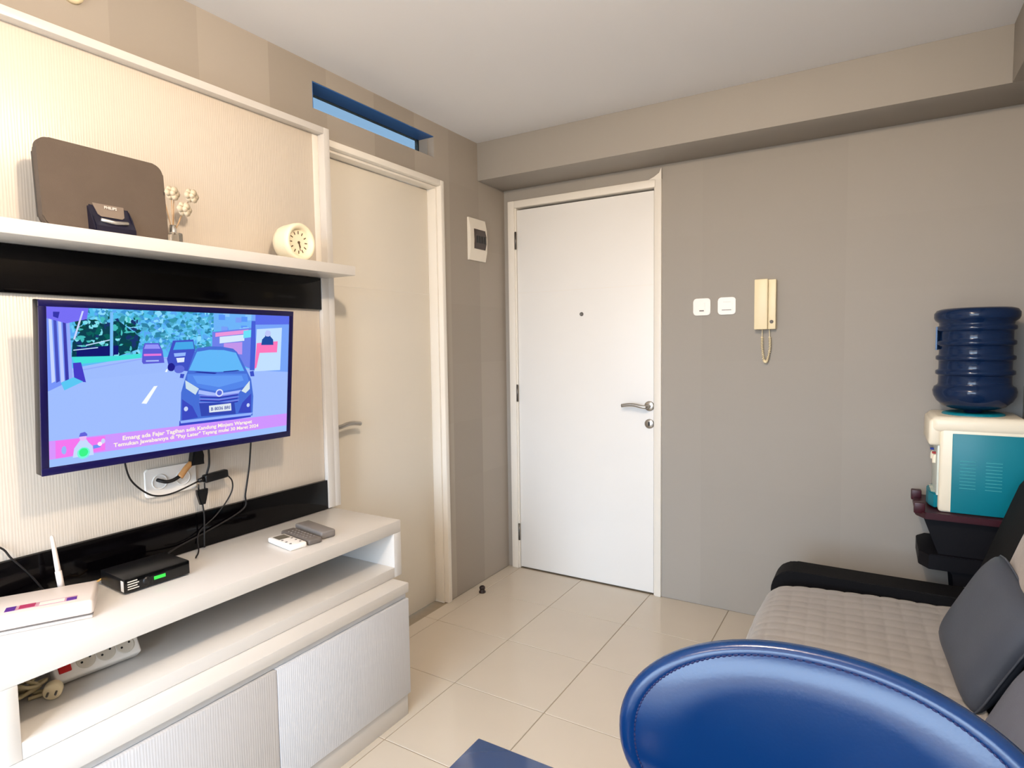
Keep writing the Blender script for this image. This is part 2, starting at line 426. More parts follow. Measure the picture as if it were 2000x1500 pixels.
# ------------------------------------------------------------------ ceiling lamp and an added fill lamp
M_glow = mat('lamp diffuser', (255, 240, 220), .5, emit=(255, 232, 200), estr=6.0)
for (lx, ly, lw, lbl) in ((1.50, -2.38, LAMP_W[0], 'round warm ceiling lamp above the television area'), (1.29, -3.85, LAMP_W[1], 'added warm fill lamp on the ceiling nearer the balcony window')):
    cl = thing('ceiling_lamp', lbl, 'lamp', (lx, ly, ZC), group='ceiling lamps')
    obj('housing', lathe(bmesh.new(), [(0, 0), (.115, 0), (.115, -.03), (.098, -.036), (.098, -.030), (0, -.030)], (0, 0, 0), 'z', 36, False), M_whitepl, cl, True)
    obj('diffuser', lathe(bmesh.new(), [(0, -.031), (.094, -.031), (.094, -.036), (0, -.042)], (0, 0, 0), 'z', 36, False), M_glow, cl, True)
    ld = bpy.data.lights.new('ceiling_lamp_light', 'POINT'); ld.shadow_soft_size = .05; ld.energy = lw; ld.color = LAMP_COL
    lo = bpy.data.objects.new('ceiling_lamp_light', ld); COL.objects.link(lo); lo.location = (lx, ly, ZC - .125)

# ------------------------------------------------------------------ television wall panel
UX = .047; UY0, UY1 = -2.64, -1.360
wp = thing('tv_wall_panel', 'white fluted wall panel with black strips behind the television', 'panel', (0, (UY0 + UY1) / 2, .70))
wy0 = wp.location.y; wz0 = .70
def upart(n, x0, x1, y0, y1, z0, z1, mt, bev=.0015, parent=None):
    return box(n, x0, x1, y0 - wy0, y1 - wy0, z0 - wz0, z1 - wz0, mt, parent or wp, bev)
ZT = 2.178
upart('frame_stile', .002, UX, UY1 - .028, UY1, .70, ZT, M_white)
upart('frame_stile', .002, UX, UY0, UY0 + .028, .70, ZT, M_white)
upart('frame_rail', .002, UX, UY0 + .028, UY1 - .028, ZT - .024, ZT, M_white)
IY0, IY1 = UY0 + .028, UY1 - .028
upart('panel', .002, .012, IY0, IY1, 1.600, ZT - .024, M_flutec, .0005)
upart('panel', .002, .030, IY0, IY1 - .036, .812, 1.480, M_flutec, .0005)
upart('panel_edge', .002, UX, IY1 - .034, IY1, .70, 1.602, M_white, .001)
upart('black_strip', .002, UX - .003, IY0, IY1 - .036, 1.480, 1.600, M_black, .001)
upart('black_strip', .002, UX - .003, IY0, IY1 - .036, .698, .812, M_black, .001)
upart('shelf', .0, .197, UY0, -1.391, 1.602, 1.637, M_white, .0015)

# ------------------------------------------------------------------ media console
mc = thing('media_console', 'long white console with open shelf and two fluted doors', 'cabinet', (.2, -2.0, 0))
def cpart(n, x0, x1, y0, y1, z0, z1, mt, bev=.0015, parent=None): return box(n, x0 - .2, x1 - .2, y0 + 2.0, y1 + 2.0, z0, z1, mt, parent or mc, bev)
CX = .395; CY0, CY1 = -2.592, -1.398
cpart('top_board', .003, CX, CY0, CY1, .652, .696, M_white, .0015)
cpart('side_board', .003, CX, CY1 - .038, CY1, .491, .652, M_white)
cpart('side_board', .003, CX, CY0, CY0 + .030, .491, .652, M_white)
cpart('bottom_board', .003, CX, CY0 + .030, CY1 - .038, .491, .528, M_white)
cpart('back_board', .003, .013, CY0 + .030, CY1 - .038, .528, .652, M_white, .0005)
BY0, BY1 = -2.585, -1.445
cpart('ledge', .003, .468, BY0, BY1, .456, .490, M_white, .002)
cpart('carcass', .003, .438, BY0, BY1, .07, .452, M_white, .001)
for (a, b_) in ((BY0, -2.0035), (-2.0005, BY1)):
    cpart('door', .440, .466, a, b_, .083, .432, M_flute, .001)
cpart('finger_pull', .4385, .452, BY0, BY1, .433, .4555, M_white, 0)
cpart('plinth', .02, .455, BY0, BY1 - .004, .0, .083, M_white, .001)

# ------------------------------------------------------------------ television
TVH, TVW = .428, .726
tilt = math.atan2(.040, .425)
tv = thing('television', 'flat television showing a street with a dark car, on the wall panel', 'television', (.176, -2.046, 1.243), (0, tilt, 0))
# local: x out of screen, y along the wall, z up
tvb = bmesh.new(); bx(tvb, -.030, 0, -TVW / 2, TVW / 2, -TVH / 2, TVH / 2, .003, 2)
smooth_angle(obj('body', tvb, M_blackpl, tv), 40)
M_bez = mat('navy gloss bezel with painted bloom', (13, 9, 66), .25, noise=.05, nscale=20)  # the screen's blue bloom is painted into the bezel's navy
BZL, BZB = .016, .020
for nm, y0, y1, z0, z1 in (('bezel', -TVW / 2, TVW / 2, TVH / 2 - BZL, TVH / 2), ('bezel', -TVW / 2, TVW / 2, -TVH / 2, -TVH / 2 + BZB), ('bezel', -TVW / 2, -TVW / 2 + BZL, -TVH / 2 + BZB, TVH / 2 - BZL), ('bezel', TVW / 2 - BZL, TVW / 2, -TVH / 2 + BZB, TVH / 2 - BZL)):
    box(nm, -.002, .004, y0, y1, z0, z1, M_bez, tv, .001)
obj('back_case', bx(bmesh.new(), -.075, -.030, -.22, .22, -.15, .10, .012, 2), M_blackpl, tv)
box('wall_bracket', -.125, -.075, -.10, .10, -.08, .08, M_dsteel, tv, .002)
SY0, SY1, SZ0_, SZ1_ = -TVW / 2 + BZL, TVW / 2 - BZL, -TVH / 2 + BZB, TVH / 2 - BZL
M_scr = colour_attr_emission('lit television picture', 1.0 / (2 ** EXPO))
scr_bm = bmesh.new(); scol = scr_bm.loops.layers.float_color.new('Col'); layer_n = [0]
def sp(pts, rgb, lift=None):
    layer_n[0] += 1
    x = .0006 + .000002 * layer_n[0]
    pts = [(min(max(s, 0), 1), min(max(t, 0), 1)) for s, t in pts]
    q = []
    for p in pts:
        if not q or (abs(p[0] - q[-1][0]) + abs(p[1] - q[-1][1])) > 1e-5: q.append(p)
    if len(q) > 2 and q[0] == q[-1]: q.pop()
    if len(q) < 3: return
    f = scr_bm.faces.new([scr_bm.verts.new((x, SY0 + (SY1 - SY0) * s, SZ0_ + (SZ1_ - SZ0_) * t)) for s, t in q])
    c = lin(rgb)
    for l in f.loops: l[scol] = c
def blob(s, t, rs, rt, rgb, n=9, jit=.35, rnd=random.Random(3)):
    sp([(s + rs * (1 + rnd.uniform(-jit, jit)) * math.cos(2 * math.pi * k / n), t + rt * (1 + rnd.uniform(-jit, jit)) * math.sin(2 * math.pi * k / n)) for k in range(n)], rgb)
R_ = random.Random(11)
sp([(0, 0), (1, 0), (1, 1), (0, 1)], (165, 200, 255))
sp([(.06, .60), (.06, 1), (.82, 1), (.82, .55)], (92, 190, 245))
for k in range(620):
    s = R_.uniform(.08, .62); t = R_.uniform(.71, 1.0); g_ = 1.0 - .6 * (k / 620)
    blob(s, t, R_.uniform(.006, .026) * g_, R_.uniform(.010, .036) * g_, R_.choice([(60, 150, 215), (110, 205, 250), (55, 150, 170), (80, 190, 235), (140, 220, 255), (45, 130, 165), (90, 170, 245), (75, 170, 205)]), 7, .5, R_)
sp([(.075, .69), (.078, .78), (.133, .93), (.18, .90), (.23, .927), (.27, .87), (.309, .816), (.299, .731), (.229, .688)], (0, 62, 80))
for k in range(150):
    blob(R_.uniform(.09, .30), R_.uniform(.70, .95), R_.uniform(.003, .013), R_.uniform(.006, .022), R_.choice([(0, 70, 70), (70, 190, 190), (130, 225, 240), (0, 95, 90), (20, 50, 110)]), 7, .5, R_)
sp([(.09, .68), (.17, .69), (.23, .70), (.23, .76), (.09, .75)], (10, 20, 110))
sp([(.12, .765), (.20, .80), (.20, .793), (.12, .758)], (190, 225, 255)); sp([(.08, .735), (.16, .75), (.16, .744), (.08, .729)], (190, 225, 255))
for s in (.205, .20): sp([(s, .66), (s + .006, .66), (s + .008, .98), (s + .002, .98)], (120, 190, 250))
sp([(.074, .690), (.229, .690), (.314, .704), (.309, .669), (.087, .642)], (70, 225, 220))
sp([(.611, 1), (.822, 1), (.80, .86), (.612, .848)], (110, 180, 250))
for k in range(22): sp([(a := R_.uniform(.60, .78), b := R_.uniform(.78, .98)), (a + .03, b), (a + .03, b + .04), (a, b + .04)], R_.choice([(90, 150, 250), (140, 200, 255), (70, 210, 235), (120, 160, 250)]))
sp([(.606, .858), (.794, .894), (.798, .56), (.606, .70)], (110, 130, 235)); sp([(.62, .85), (.78, .88), (.78, .85), (.62, .82)], (235, 150, 220))
sp([(.64, .82), (.76, .84), (.76, .79), (.64, .77)], (215, 235, 255)); sp([(.66, .77), (.75, .78), (.75, .68), (.66, .70)], (195, 150, 235)); sp([(.755, .87), (.80, .88), (.80, .82), (.755, .81)], (110, 225, 250))
sp([(0, .47), (.074, .617), (.20, .655), (.314, .673), (.473, .675), (.80, .56), (1, .53), (1, .10), (0, .10)], (160, 190, 255))
for k in range(9):
    e_ = k / 8; sp([(.08 - .01 * e_, .60 - .012 * e_), (.314, .668 - .008 * e_), (.46, .67 - .01 * e_), (.46, .575 + .05 * (1 - e_)), (.22, .55 + .06 * (1 - e_)), (.12, .54 + .05 * (1 - e_))][::1], (int(140 + 18 * e_), int(160 + 28 * e_), int(250 + 4 * e_)))
sp([(.80, 1), (1, 1), (1, .52), (.80, .55)], (120, 165, 250)); sp([(.815, 1), (1, 1), (1, .93), (.815, .92)], (90, 110, 235))
sp([(.795, .95), (.815, .95), (.822, .55), (.79, .55)], (70, 95, 215))
sp([(.823, .884), (.96, .90), (.955, .54), (.815, .54)], (195, 225, 255))
sp([(.824, .770), (.938, .786), (.935, .692), (.84, .69), (.825, .57), (.815, .56)], (255, 120, 190))
sp([(.848, .755), (.852, .80), (.868, .825), (.868, .86), (.898, .86), (.897, .825), (.912, .80), (.914, .755)], (30, 75, 160)); blob(.883, .85, .017, .028, (190, 200, 250), 9, .1)
sp([(0, 1), (.05, 1), (.06, .93), (.077, .546), (.0, .478)], (120, 150, 250))
for a, c in ((.006, (200, 215, 255)), (.020, (70, 80, 190)), (.034, (190, 205, 255)), (.048, (60, 60, 170)), (.060, (150, 170, 250))): sp([(a, .95), (a + .009, .95), (a + .017, .54), (a + .006, .53)], c)
sp([(0, 1), (.13, 1), (.125, .93), (.06, .90), (0, .93)], (118, 110, 245)); sp([(.08, .80), (.086, .80), (.115, .98), (.109, .98)], (205, 215, 255)); sp([(.02, .97), (.04, .97), (.035, .93), (.02, .94)], (50, 50, 170))
sp([(.078, .651), (.104, .654), (.119, .524), (.082, .537)], (70, 60, 200)); sp([(.04, .53), (.08, .56), (.11, .53), (.05, .48)], (90, 200, 245))
def car(poly, c): sp(poly, c)
sp([(.315, .645), (.318, .735), (.325, .775), (.38, .775), (.395, .72), (.402, .634), (.32, .63)], (92, 92, 215)); sp([(.323, .735), (.329, .765), (.377, .765), (.386, .735)], (150, 150, 250)); sp([(.322, .70), (.39, .70), (.39, .685), (.322, .685)], (230, 120, 220)); sp([(.33, .655), (.38, .655), (.38, .645), (.33, .645)], (170, 190, 255))
sp([(.412, .66), (.436, .791), (.522, .80), (.530, .72), (.50, .565), (.422, .588)], (64, 82, 200)); sp([(.437, .725), (.448, .78), (.520, .785), (.525, .73)], (70, 170, 235)); sp([(.44, .70), (.49, .705), (.488, .68), (.443, .675)], (150, 185, 255)); sp([(.45, .665), (.485, .668), (.483, .635), (.455, .632)], (225, 235, 255)); blob(.463, .583, .022, .03, (95, 110, 220), 12, .05); blob(.43, .60, .015, .03, (30, 30, 140), 12, .05)
sp([(.313, .355), (.361, .470), (.375, .471), (.332, .349)], (250, 255, 255)); sp([(.404, .569), (.411, .589), (.416, .586), (.413, .566)], (240, 250, 255))
sp([(.462, .145), (.80, .165), (.80, .20), (.465, .20)], (60, 70, 200))
car([(.468, .190), (.471, .410), (.491, .530), (.525, .700), (.540, .735), (.594, .748), (.650, .745), (.705, .728), (.725, .70), (.754, .616), (.798, .476), (.811, .337), (.809, .175)], (72, 112, 216))
sp([(.503, .571), (.538, .708), (.594, .722), (.66, .718), (.719, .695), (.762, .548), (.63, .55)], (100, 185, 250)); sp([(.525, .556), (.62, .535), (.63, .543), (.54, .560)], (30, 40, 150)); sp([(.66, .545), (.74, .550), (.73, .557), (.66, .552)], (30, 40, 150))
sp([(.497, .545), (.776, .524), (.792, .431), (.720, .405), (.647, .395), (.590, .415), (.539, .442), (.497, .489)], (85, 135, 235)); sp([(.52, .53), (.75, .512), (.76, .47), (.64, .43), (.54, .47)], (100, 155, 245))
sp([(.488, .500), (.548, .430), (.533, .385), (.491, .438)], (205, 225, 240)); sp([(.749, .386), (.791, .466), (.792, .397), (.771, .366)], (215, 232, 240))
sp([(.548, .420), (.640, .380), (.749, .395), (.735, .37), (.64, .352), (.545, .39)], (170, 190, 255))
for k in range(3):
    t = .375 - k * .027; sp([(.548, t + .006), (.64, t - .012), (.74, t - .002), (.735, t - .012), (.64, t - .022), (.552, t - .004)], (120, 135, 235)); sp([(.552, t - .004), (.64, t - .022), (.735, t - .012), (.73, t - .022), (.64, t - .032), (.556, t - .014)], (40, 50, 170))
blob(.642, .385, .018, .03, (215, 225, 255), 16, 0); blob(.642, .385, .012, .02, (90, 110, 220), 16, 0)
sp([(.549, .319), (.715, .301), (.723, .204), (.559, .216)], (52, 72, 180)); sp([(.594, .291), (.698, .295), (.701, .236), (.596, .238)], (225, 235, 245))
sp([(.475, .36), (.52, .30), (.545, .21), (.475, .20)], (60, 75, 195)); sp([(.80, .36), (.755, .29), (.735, .21), (.80, .20)], (60, 75, 195)); blob(.492, .285, .009, .018, (200, 215, 250), 12, 0); blob(.785, .265, .008, .016, (200, 215, 250), 12, 0)
sp([(.468, .200), (.81, .200), (.80, .180), (.47, .180)], (150, 180, 255)); sp([(.48, .515), (.465, .52), (.468, .55), (.485, .545)], (60, 80, 200)); sp([(.795, .50), (.815, .50), (.81, .545), (.79, .54)], (60, 80, 200))
sp([(0, .167), (1, .157), (1, .052), (0, .049)], (208, 150, 255)); sp([(0, .165), (.181, .156), (.181, .060), (0, .049)], (245, 120, 240)); sp([(0, .165), (.02, .165), (.02, .05), (0, .05)], (215, 150, 255))
sp([(0, .049), (1, .052), (1, 0), (0, 0)], (160, 195, 255))
sp([(.073, .04), (.078, .10), (.092, .135), (.098, .15), (.118, .15), (.124, .13), (.138, .10), (.142, .04)], (200, 220, 255)); blob(.107, .165, .012, .022, (235, 190, 250), 12, .02); sp([(.094, .172), (.098, .195), (.113, .200), (.121, .185), (.121, .172)], (100, 100, 220))
blob(.108, .062, .021, .038, (120, 250, 220), 14, .05); blob(.108, .066, .015, .028, (60, 245, 140), 14, .05)
blob(.046, .098, .008, .028, (150, 185, 250), 10, .1); sp([(.140, .105), (.165, .105), (.165, .085), (.140, .08)], (110, 150, 245)); blob(.163, .108, .008, .014, (255, 235, 255), 10, .1); blob(.174, .125, .007, .018, (205, 215, 250), 10, .1)
sme = bpy.data.meshes.new('screen'); scr_bm.to_mesh(sme); scr_bm.free(); sme.materials.append(M_scr)
screen = bpy.data.objects.new('screen', sme); COL.objects.link(screen); screen.parent = tv
M_cap = mat('caption lettering glow', (0, 0, 0), .4, emit=(255, 246, 225), estr=1.0 / (2 ** EXPO))
M_plt = mat('plate lettering glow', (0, 0, 0), .4, emit=(90, 100, 170), estr=1.0 / (2 ** EXPO))
def scr_text(body, s0, t0, s1, height, mt, name='caption'):
    # rows: local text x -> +y, text y -> +z, normal -> +x
    base = Matrix(((0, 0, 1, .0032), (1, 0, 0, SY0 + (SY1 - SY0) * s0), (0, 1, 0, SZ0_ + (SZ1_ - SZ0_) * t0), (0, 0, 0, 1)))
    o = text_mesh(name, body, height * (SZ1_ - SZ0_) * 1.35, mt, screen, base)
    wdt = max(v.co.x for v in o.data.vertices); k = (s1 - s0) * (SY1 - SY0) / wdt
    o.matrix_local = base @ Matrix.Diagonal((k, 1, 1, 1))
scr_text('Emang ada Fajar Tagihan adik Kandung Minjem Warapet', .241, .113, .806, .030, M_cap)
scr_text('Temukan Jawabannya di "Pay Later" Tayang mulai 30 Maret 2024', .210, .073, .840, .028, M_cap)
scr_text('B 8036 BRI', .602, .252, .693, .026, M_plt, 'plate_lettering')

# ------------------------------------------------------------------ cables, adapter and socket under the television
PX = .031
def cable(name, pts, r, label, mt=M_cable):
    return tag(obj(name, tube(bmesh.new(), catmull(pts, 7), r, 8), mt, None, True), label, 'cable')
sk = thing('wall_socket', 'white double wall socket plate below the television', 'socket', (PX, -2.03, .935))
obj('plate', prism(bmesh.new(), rrect(.155, .085, .008), (0, 0, 0), (0, 1, 0), (0, 0, 1), (.008, 0, 0), .002), M_whitepl, sk)
for s in (-.036, .036):
    obj('socket_well', lathe(bmesh.new(), [(.024, .0082), (.024, .0095), (.020, .0095), (.018, .003), (0, .003)], (0, s, 0), 'x', 24, False), M_whitepl, sk, True)
cable('cable', [(.10, -2.19, 1.07), (.085, -2.185, 1.03), (.07, -2.164, .965), (.06, -2.119, .916), (.055, -2.08, .897), (.055, -2.03, .897), (.062, -1.958, .918)], .0026, 'thin black cable looping left from the television to the small adapter')
cable('cable', [(.10, -1.945, 1.08), (.085, -1.935, 1.03), (.07, -1.926, .97), (.068, -1.935, .936)], .0032, 'short black cable dropping from the television into the adapter')
cable('cable', [(.066, -1.862, .919), (.064, -1.845, .895), (.06, -1.845, .862), (.055, -1.868, .824), (.05, -1.90, .79), (.052, -1.96, .75), (.10, -1.992, .71), (.13, -2.02, .702)], .0022, 'thin black cable hanging from the adapter down behind the set-top box')
cable('cable', [(.10, -1.79, 1.07), (.085, -1.784, 1.02), (.065, -1.780, .934), (.055, -1.792, .84), (.052, -1.80, .79), (.050, -1.92, .75), (.052, -2.03, .725), (.10, -2.13, .715)], .0028, 'black cable hanging from the right end of the television')
cable('cable', [(.036, -2.56, .90), (.040, -2.467, .855), (.046, -2.441, .817), (.050, -2.41, .77), (.050, -2.38, .715)], .0024, 'thin dark cable at the left edge above the router')
ad = thing('power_adapter', 'small black inline adapter hanging below the television', 'adapter', (.066, -1.910, .924), (math.radians(4), 0, 0))
smooth_angle(obj('case', bx(bmesh.new(), -.012, .012, -.034, .046, -.013, .013, .005, 3), M_blackpl, ad), 50)
obj('strain_relief', lathe(bmesh.new(), [(0, -.052), (.006, -.052), (.009, -.034), (0, -.034)], (0, 0, 0), 'y', 14, False), M_blackpl, ad, True)
pl = thing('power_plug', 'black two-pin plug hanging upside down below the adapter', 'plug', (.066, -1.952, .865))
obj('plug_body', prism(bmesh.new(), [(-.018, .026), (.018, .026), (.017, .012), (.008, -.022), (-.008, -.022), (-.017, .012)], (-.008, 0, 0), (0, 1, 0), (0, 0, 1), (.016, 0, 0), .003), M_blackpl, pl)
for s in (-.010, .010): obj('pin', tube(bmesh.new(), [(0, s, .024), (0, s, .044)], .0024, 8), M_blackpl, pl, True)
obj('cord', tube(bmesh.new(), catmull([(0, 0, -.02), (0, .004, -.06), (-.004, .004, -.12), (.0, .0, -.162)], 5), .0025, 8), M_cable, pl, True)
pb = thing('power_plug', 'large black plug with an orange-brown cable at the socket', 'plug', (.062, -1.965, 1.0))
obj('plug_body', prism(bmesh.new(), [(-.020, -.028), (.022, -.028), (.020, .0), (.012, .05), (-.006, .05)], (-.014, 0, 0), (0, 1, 0), (0, 0, 1), (.028, 0, 0), .004), M_blackpl, pb)
M_orange = mat('orange brown cable tape', (196, 140, 84), .5, noise=.1, nscale=40)
obj('cable_sleeve', tube(bmesh.new(), catmull([(.0, -.014, -.02), (.0, -.032, -.035), (.0, -.052, -.058)], 5), .009, 10), M_orange, pb, True)
obj('cord', tube(bmesh.new(), catmull([(.0, -.048, -.052), (.0, -.07, -.062), (-.003, -.09, -.065), (-.010, -.105, -.060), (-.022, -.108, -.058)], 5), .0055, 10), M_cable, pb, True)

# ------------------------------------------------------------------ things on the floating shelf
ZS = 1.6372
sd = thing('speaker_dock', 'brown rounded-rectangle speaker dock leaning on the shelf', 'speaker', (.120, -2.212, ZS), (0, 0, math.radians(2)))
lean = math.radians(4)
M_spk = mat('dusty taupe speaker grille', (90, 78, 68), .75, noise=.16, nscale=14, bump=.15, bscale=400)
fw, fh = .312, .222
body = obj('grille', prism(bmesh.new(), rrect(fw, fh, .028, 8), (0, 0, fh / 2), (0, 1, 0), (0, 0, 1), (.02, 0, 0), .003), M_spk, sd)
body.rotation_euler = (0, -lean, 0); smooth_angle(body, 40)
cs = obj('rear_case', prism(bmesh.new(), rrect(fw - .012, fh - .014, .024, 8), (0, 0, fh / 2), (0, 1, 0), (0, 0, 1), (-.022, 0, 0), .006), M_blackpl, sd)
cs.rotation_euler = (0, -lean, 0); smooth_angle(cs, 40)
box('foot', -.055, .02, -.05, .05, 0, .006, M_blackpl, sd, .002)
M_navy = mat('dark navy plastic', (22, 20, 40), .35, noise=.08, nscale=30)
dk = obj('dock', prism(bmesh.new(), [(-.015, 0), (.050, 0), (.050, .018), (.028, .045), (.010, .085), (-.015, .085)], (0, -.055, 0), (1, 0, 0), (0, 0, 1), (0, .105, 0), .004), M_navy, sd)
fc = obj('dock_face', prism(bmesh.new(), [(-.040, .044), (.040, .044), (.033, .006), (.026, .0), (-.026, .0), (-.033, .006)], (.0290, -.0025, .0445), (0, 1, 0), (-.41, 0, .91), (.0013, 0, .0006)), mat('taupe dock face', (128, 114, 102), .5, noise=.06, nscale=30), dk)
obj('button_bar', tube(bmesh.new(), [(.042, -.036, .034), (.045, -.002, .030), (.042, .031, .034)], .005, 10), mat('satin silver', (215, 212, 205), .3, metal=.8, noise=.03, nscale=20), dk, True)
M_print = mat('pale print', (225, 220, 212), .6, noise=.02, nscale=10)
tx = text_mesh('lettering', 'PHILIPS', .010, M_print, dk, Matrix.Translation((.0225, -.017, .068)) @ Matrix(((0, 0, 1, 0), (1, 0, 0, 0), (0, 1, 0, 0), (0, 0, 0, 1))))

rd = thing('reed_diffuser', 'glass reed diffuser with pale paper flowers beside the speaker', 'diffuser', (.120, -2.034, ZS))
M_glass = mat('clear glass', (240, 236, 225), .05, trans=.9, ior=1.45)
obj('bottle', bx(bmesh.new(), -.019, .019, -.019, .019, 0, .036, .005, 3), M_glass, rd)
obj('neck', lathe(bmesh.new(), [(.012, .034), (.009, .040), (.009, .058), (.0, .058)], (0, 0, 0), 'z', 20, False), mat('silver collar', (225, 222, 215), .2, metal=.9, noise=.02, nscale=20), rd, True)
M_reed = mat('tan reed', (196, 160, 120), .7, noise=.1, nscale=60)
M_petal = mat('pale grey paper petal', (206, 192, 168), .8, noise=.08, nscale=40)
for (y, z, x, flower) in ((.008, .165, .0, 0), (-.004, .148, .006, 1), (.050, .150, .012, 1), (.022, .105, .02, 1), (-.016, .13, -.01, 0)):
    stem = obj('reed', tube(bmesh.new(), [(0, 0, .03), (x, y, z)], .0013, 6), M_reed, rd, True)
    if flower:
        fb = bmesh.new()
        for k in range(6):
            a = 2 * math.pi * k / 6
            lathe(fb, [(0, -.001), (.010, -.001), (.011, .0006), (.0, .002)], (x + .004 + .002 * (k % 2), y + .013 * math.cos(a), z + .011 * math.sin(a)), 'x', 8, False)
        lathe(fb, [(0, 0), (.009, .002), (.006, .006), (0, .008)], (x + .004, y, z), 'x', 10, False)
        obj('paper_flower', fb, M_petal, stem, True)

ck = thing('alarm_clock', 'round cream alarm clock at the right end of the shelf', 'clock', (.117, -1.602, ZS + .066), (0, 0, math.radians(3)))
ck.scale = (1.09, 1.09, 1.09)
M_clock = mat('cream clock case', (244, 232, 202), .35, noise=.01, nscale=10)
obj('case', lathe(bmesh.new(), [(0, -.042), (.046, -.042), (.055, -.036), (.0585, -.02), (.0605, .018), (.060, .030), (.056, .035), (.048, .034), (.0435, .028), (.042, .018), (0, .018)], (0, 0, 0), 'x', 48, False), M_clock, ck, True)
face = obj('dial', lathe(bmesh.new(), [(.042, .0185), (0, .0188)], (0, 0, 0), 'x', 40, False), mat('ivory dial', (248, 236, 208), .5, noise=.01, nscale=10), ck)
M_ink = mat('dark brown ink', (92, 74, 52), .6, noise=.03, nscale=30)
for k in range(12):
    a = math.radians(30 * k); r0, r1 = .026, .036
    e = Vector((0, -math.sin(a), math.cos(a))) * -1; t_ = Vector((0, math.cos(a), math.sin(a)))
    prism(fb := bmesh.new(), [(r0, -.0016), (r1, -.0016), (r1, .0016), (r0, .0016)], (.0190, 0, 0), (0, math.sin(a), math.cos(a)), (0, math.cos(a), -math.sin(a)), (.0006, 0, 0))
    obj('hour_mark', fb, M_ink, face)
def hand(ang, ln, w, x):
    a = math.radians(ang)
    obj('clock_hand', prism(bmesh.new(), [(-.004, -w), (ln, -w * .6), (ln, w * .6), (-.004, w)], (x, 0, 0), (0, math.sin(a), math.cos(a)), (0, math.cos(a), -math.sin(a)), (.0006, 0, 0)), M_ink, ck)
hand(166, .027, .0014, .0200); hand(158, .018, .0020, .0210)
obj('hand_hub', lathe(bmesh.new(), [(0, .0195), (.004, .0195), (.004, .0225), (0, .023)], (0, 0, 0), 'x', 14, False), M_ink, ck, True)

# ------------------------------------------------------------------ things on the console
ZC_ = .6962
stb = thing('set_top_box', 'black set-top box with green display on the console', 'set-top box', (.162, -2.182, ZC_), (0, 0, math.radians(-2.5)))
box('case', -.068, .066, -.085, .085, .004, .042, M_blackpl, stb, .002)
box('front_panel', .066, .069, -.084, .084, .005, .041, mat('gloss black fascia', (6, 6, 7), .12, noise=.05, nscale=10), stb, .0008)
M_green = mat('green display', (10, 40, 14), .4, emit=(60, 235, 80), estr=1.1 / (2 ** EXPO))
box('display', .0685, .0697, -.012, .018, .018, .027, M_green, stb, 0)
for k in range(4): box('printed_line', .0688, .0696, -.078, -.050 - .004 * (k % 2), .012 + k * .0065, .0145 + k * .0065, M_print, stb, 0)
box('side_label', .050, .064, -.0862, -.0852, .008, .036, M_print, stb, 0)
obj('knob', lathe(bmesh.new(), [(.0, .069), (.011, .069), (.011, .0705), (.0, .0705)], (0, -.030, .022), 'x', 24, False), M_blackpl, stb, True)
for sx in (-.05, .05):
    for sy in (-.065, .065): obj('foot', lathe(bmesh.new(), [(0, 0), (.006, 0), (.006, .005), (0, .005)], (sx, sy, 0), 'z', 12, False), M_cable, stb)

# router
ang = math.radians(-28)
rt = thing('wifi_router', 'white router with a coloured label strip and one antenna', 'router', (.195, -2.415, ZC_), (0, 0, ang))
M_rt = mat('warm white plastic', (220, 209, 202), .4, noise=.012, nscale=12)
smooth_angle(obj('case', bx(bmesh.new(), -.075, .075, -.125, .085, .010, .045, .008, 3), M_rt, rt), 50)
smooth_angle(obj('base', bx(bmesh.new(), -.072, .072, -.122, .082, .0, .0088, .003, 2), M_rt, rt), 50)
obj('seam', bx(bmesh.new(), -.0728, .0728, -.1228, .0828, .0085, .0105), M_greypl, rt)
lab = obj('label_strip', bx(bmesh.new(), .022, .050, -.085, .050, .0448, .0455), mat('pink grey label', (196, 150, 165), .5, noise=.15, nscale=40), rt)
box('label_print', .022, .050, -.085, -.066, .0454, .0458, mat('violet print', (84, 30, 140), .5, noise=.05, nscale=20), lab, 0)
box('label_print', .022, .046, -.060, -.030, .0454, .0458, mat('magenta print', (170, 40, 90), .5, noise=.1, nscale=60), lab, 0)
box('label_print', .030, .050, .030, .050, .0454, .0458, mat('violet print', (84, 30, 140)), lab, 0)
box('label_print', .026, .046, -.022, .026, .0454, .0458, M_print, lab, 0)
an = thing('router_antenna', 'slim white antenna standing up behind the router', 'antenna', (.062, -2.339, ZC_))
bpy.data.objects.remove(an)
inv = Matrix.Rotation(-ang, 4, 'Z') @ Matrix.Translation((-.195, 2.415, -ZC_))
A0 = inv @ Vector((.118, -2.368, .735)); A1 = inv @ Vector((.100, -2.374, .865))
AM = A0.lerp(A1, .30)
obj('antenna_hinge', tube(bmesh.new(), [inv @ Vector((.120, -2.367, .722)), AM], .0075, 12), M_rt, rt, True)
obj('antenna', tube(bmesh.new(), [AM, A0.lerp(A1, .35), A0.lerp(A1, .97), A1], .005, 12, True, [.0062, .0062, .0045, .003]), M_rt, rt, True)
# yellowish leads between router and set-top box
M_ylw = mat('yellow tan wire', (200, 160, 90), .5, noise=.1, nscale=40)
cable('cable', [(.10, -2.345, .705), (.10, -2.31, .703), (.085, -2.285, .702), (.09, -2.262, .712)], .003, 'tan wires between router and set-top box', M_ylw)
box_ = thing('wire_connector', 'small white wire connector beside the set-top box', 'connector', (.110, -2.292, ZC_))
box('housing', -.010, .010, -.008, .008, 0, .012, M_whitepl, box_, .002)
obj('lead', tube(bmesh.new(), catmull([(0, -.008, .006), (-.01, -.022, .008), (-.02, -.03, .004)], 4), .002, 8), M_ylw, box_, True)

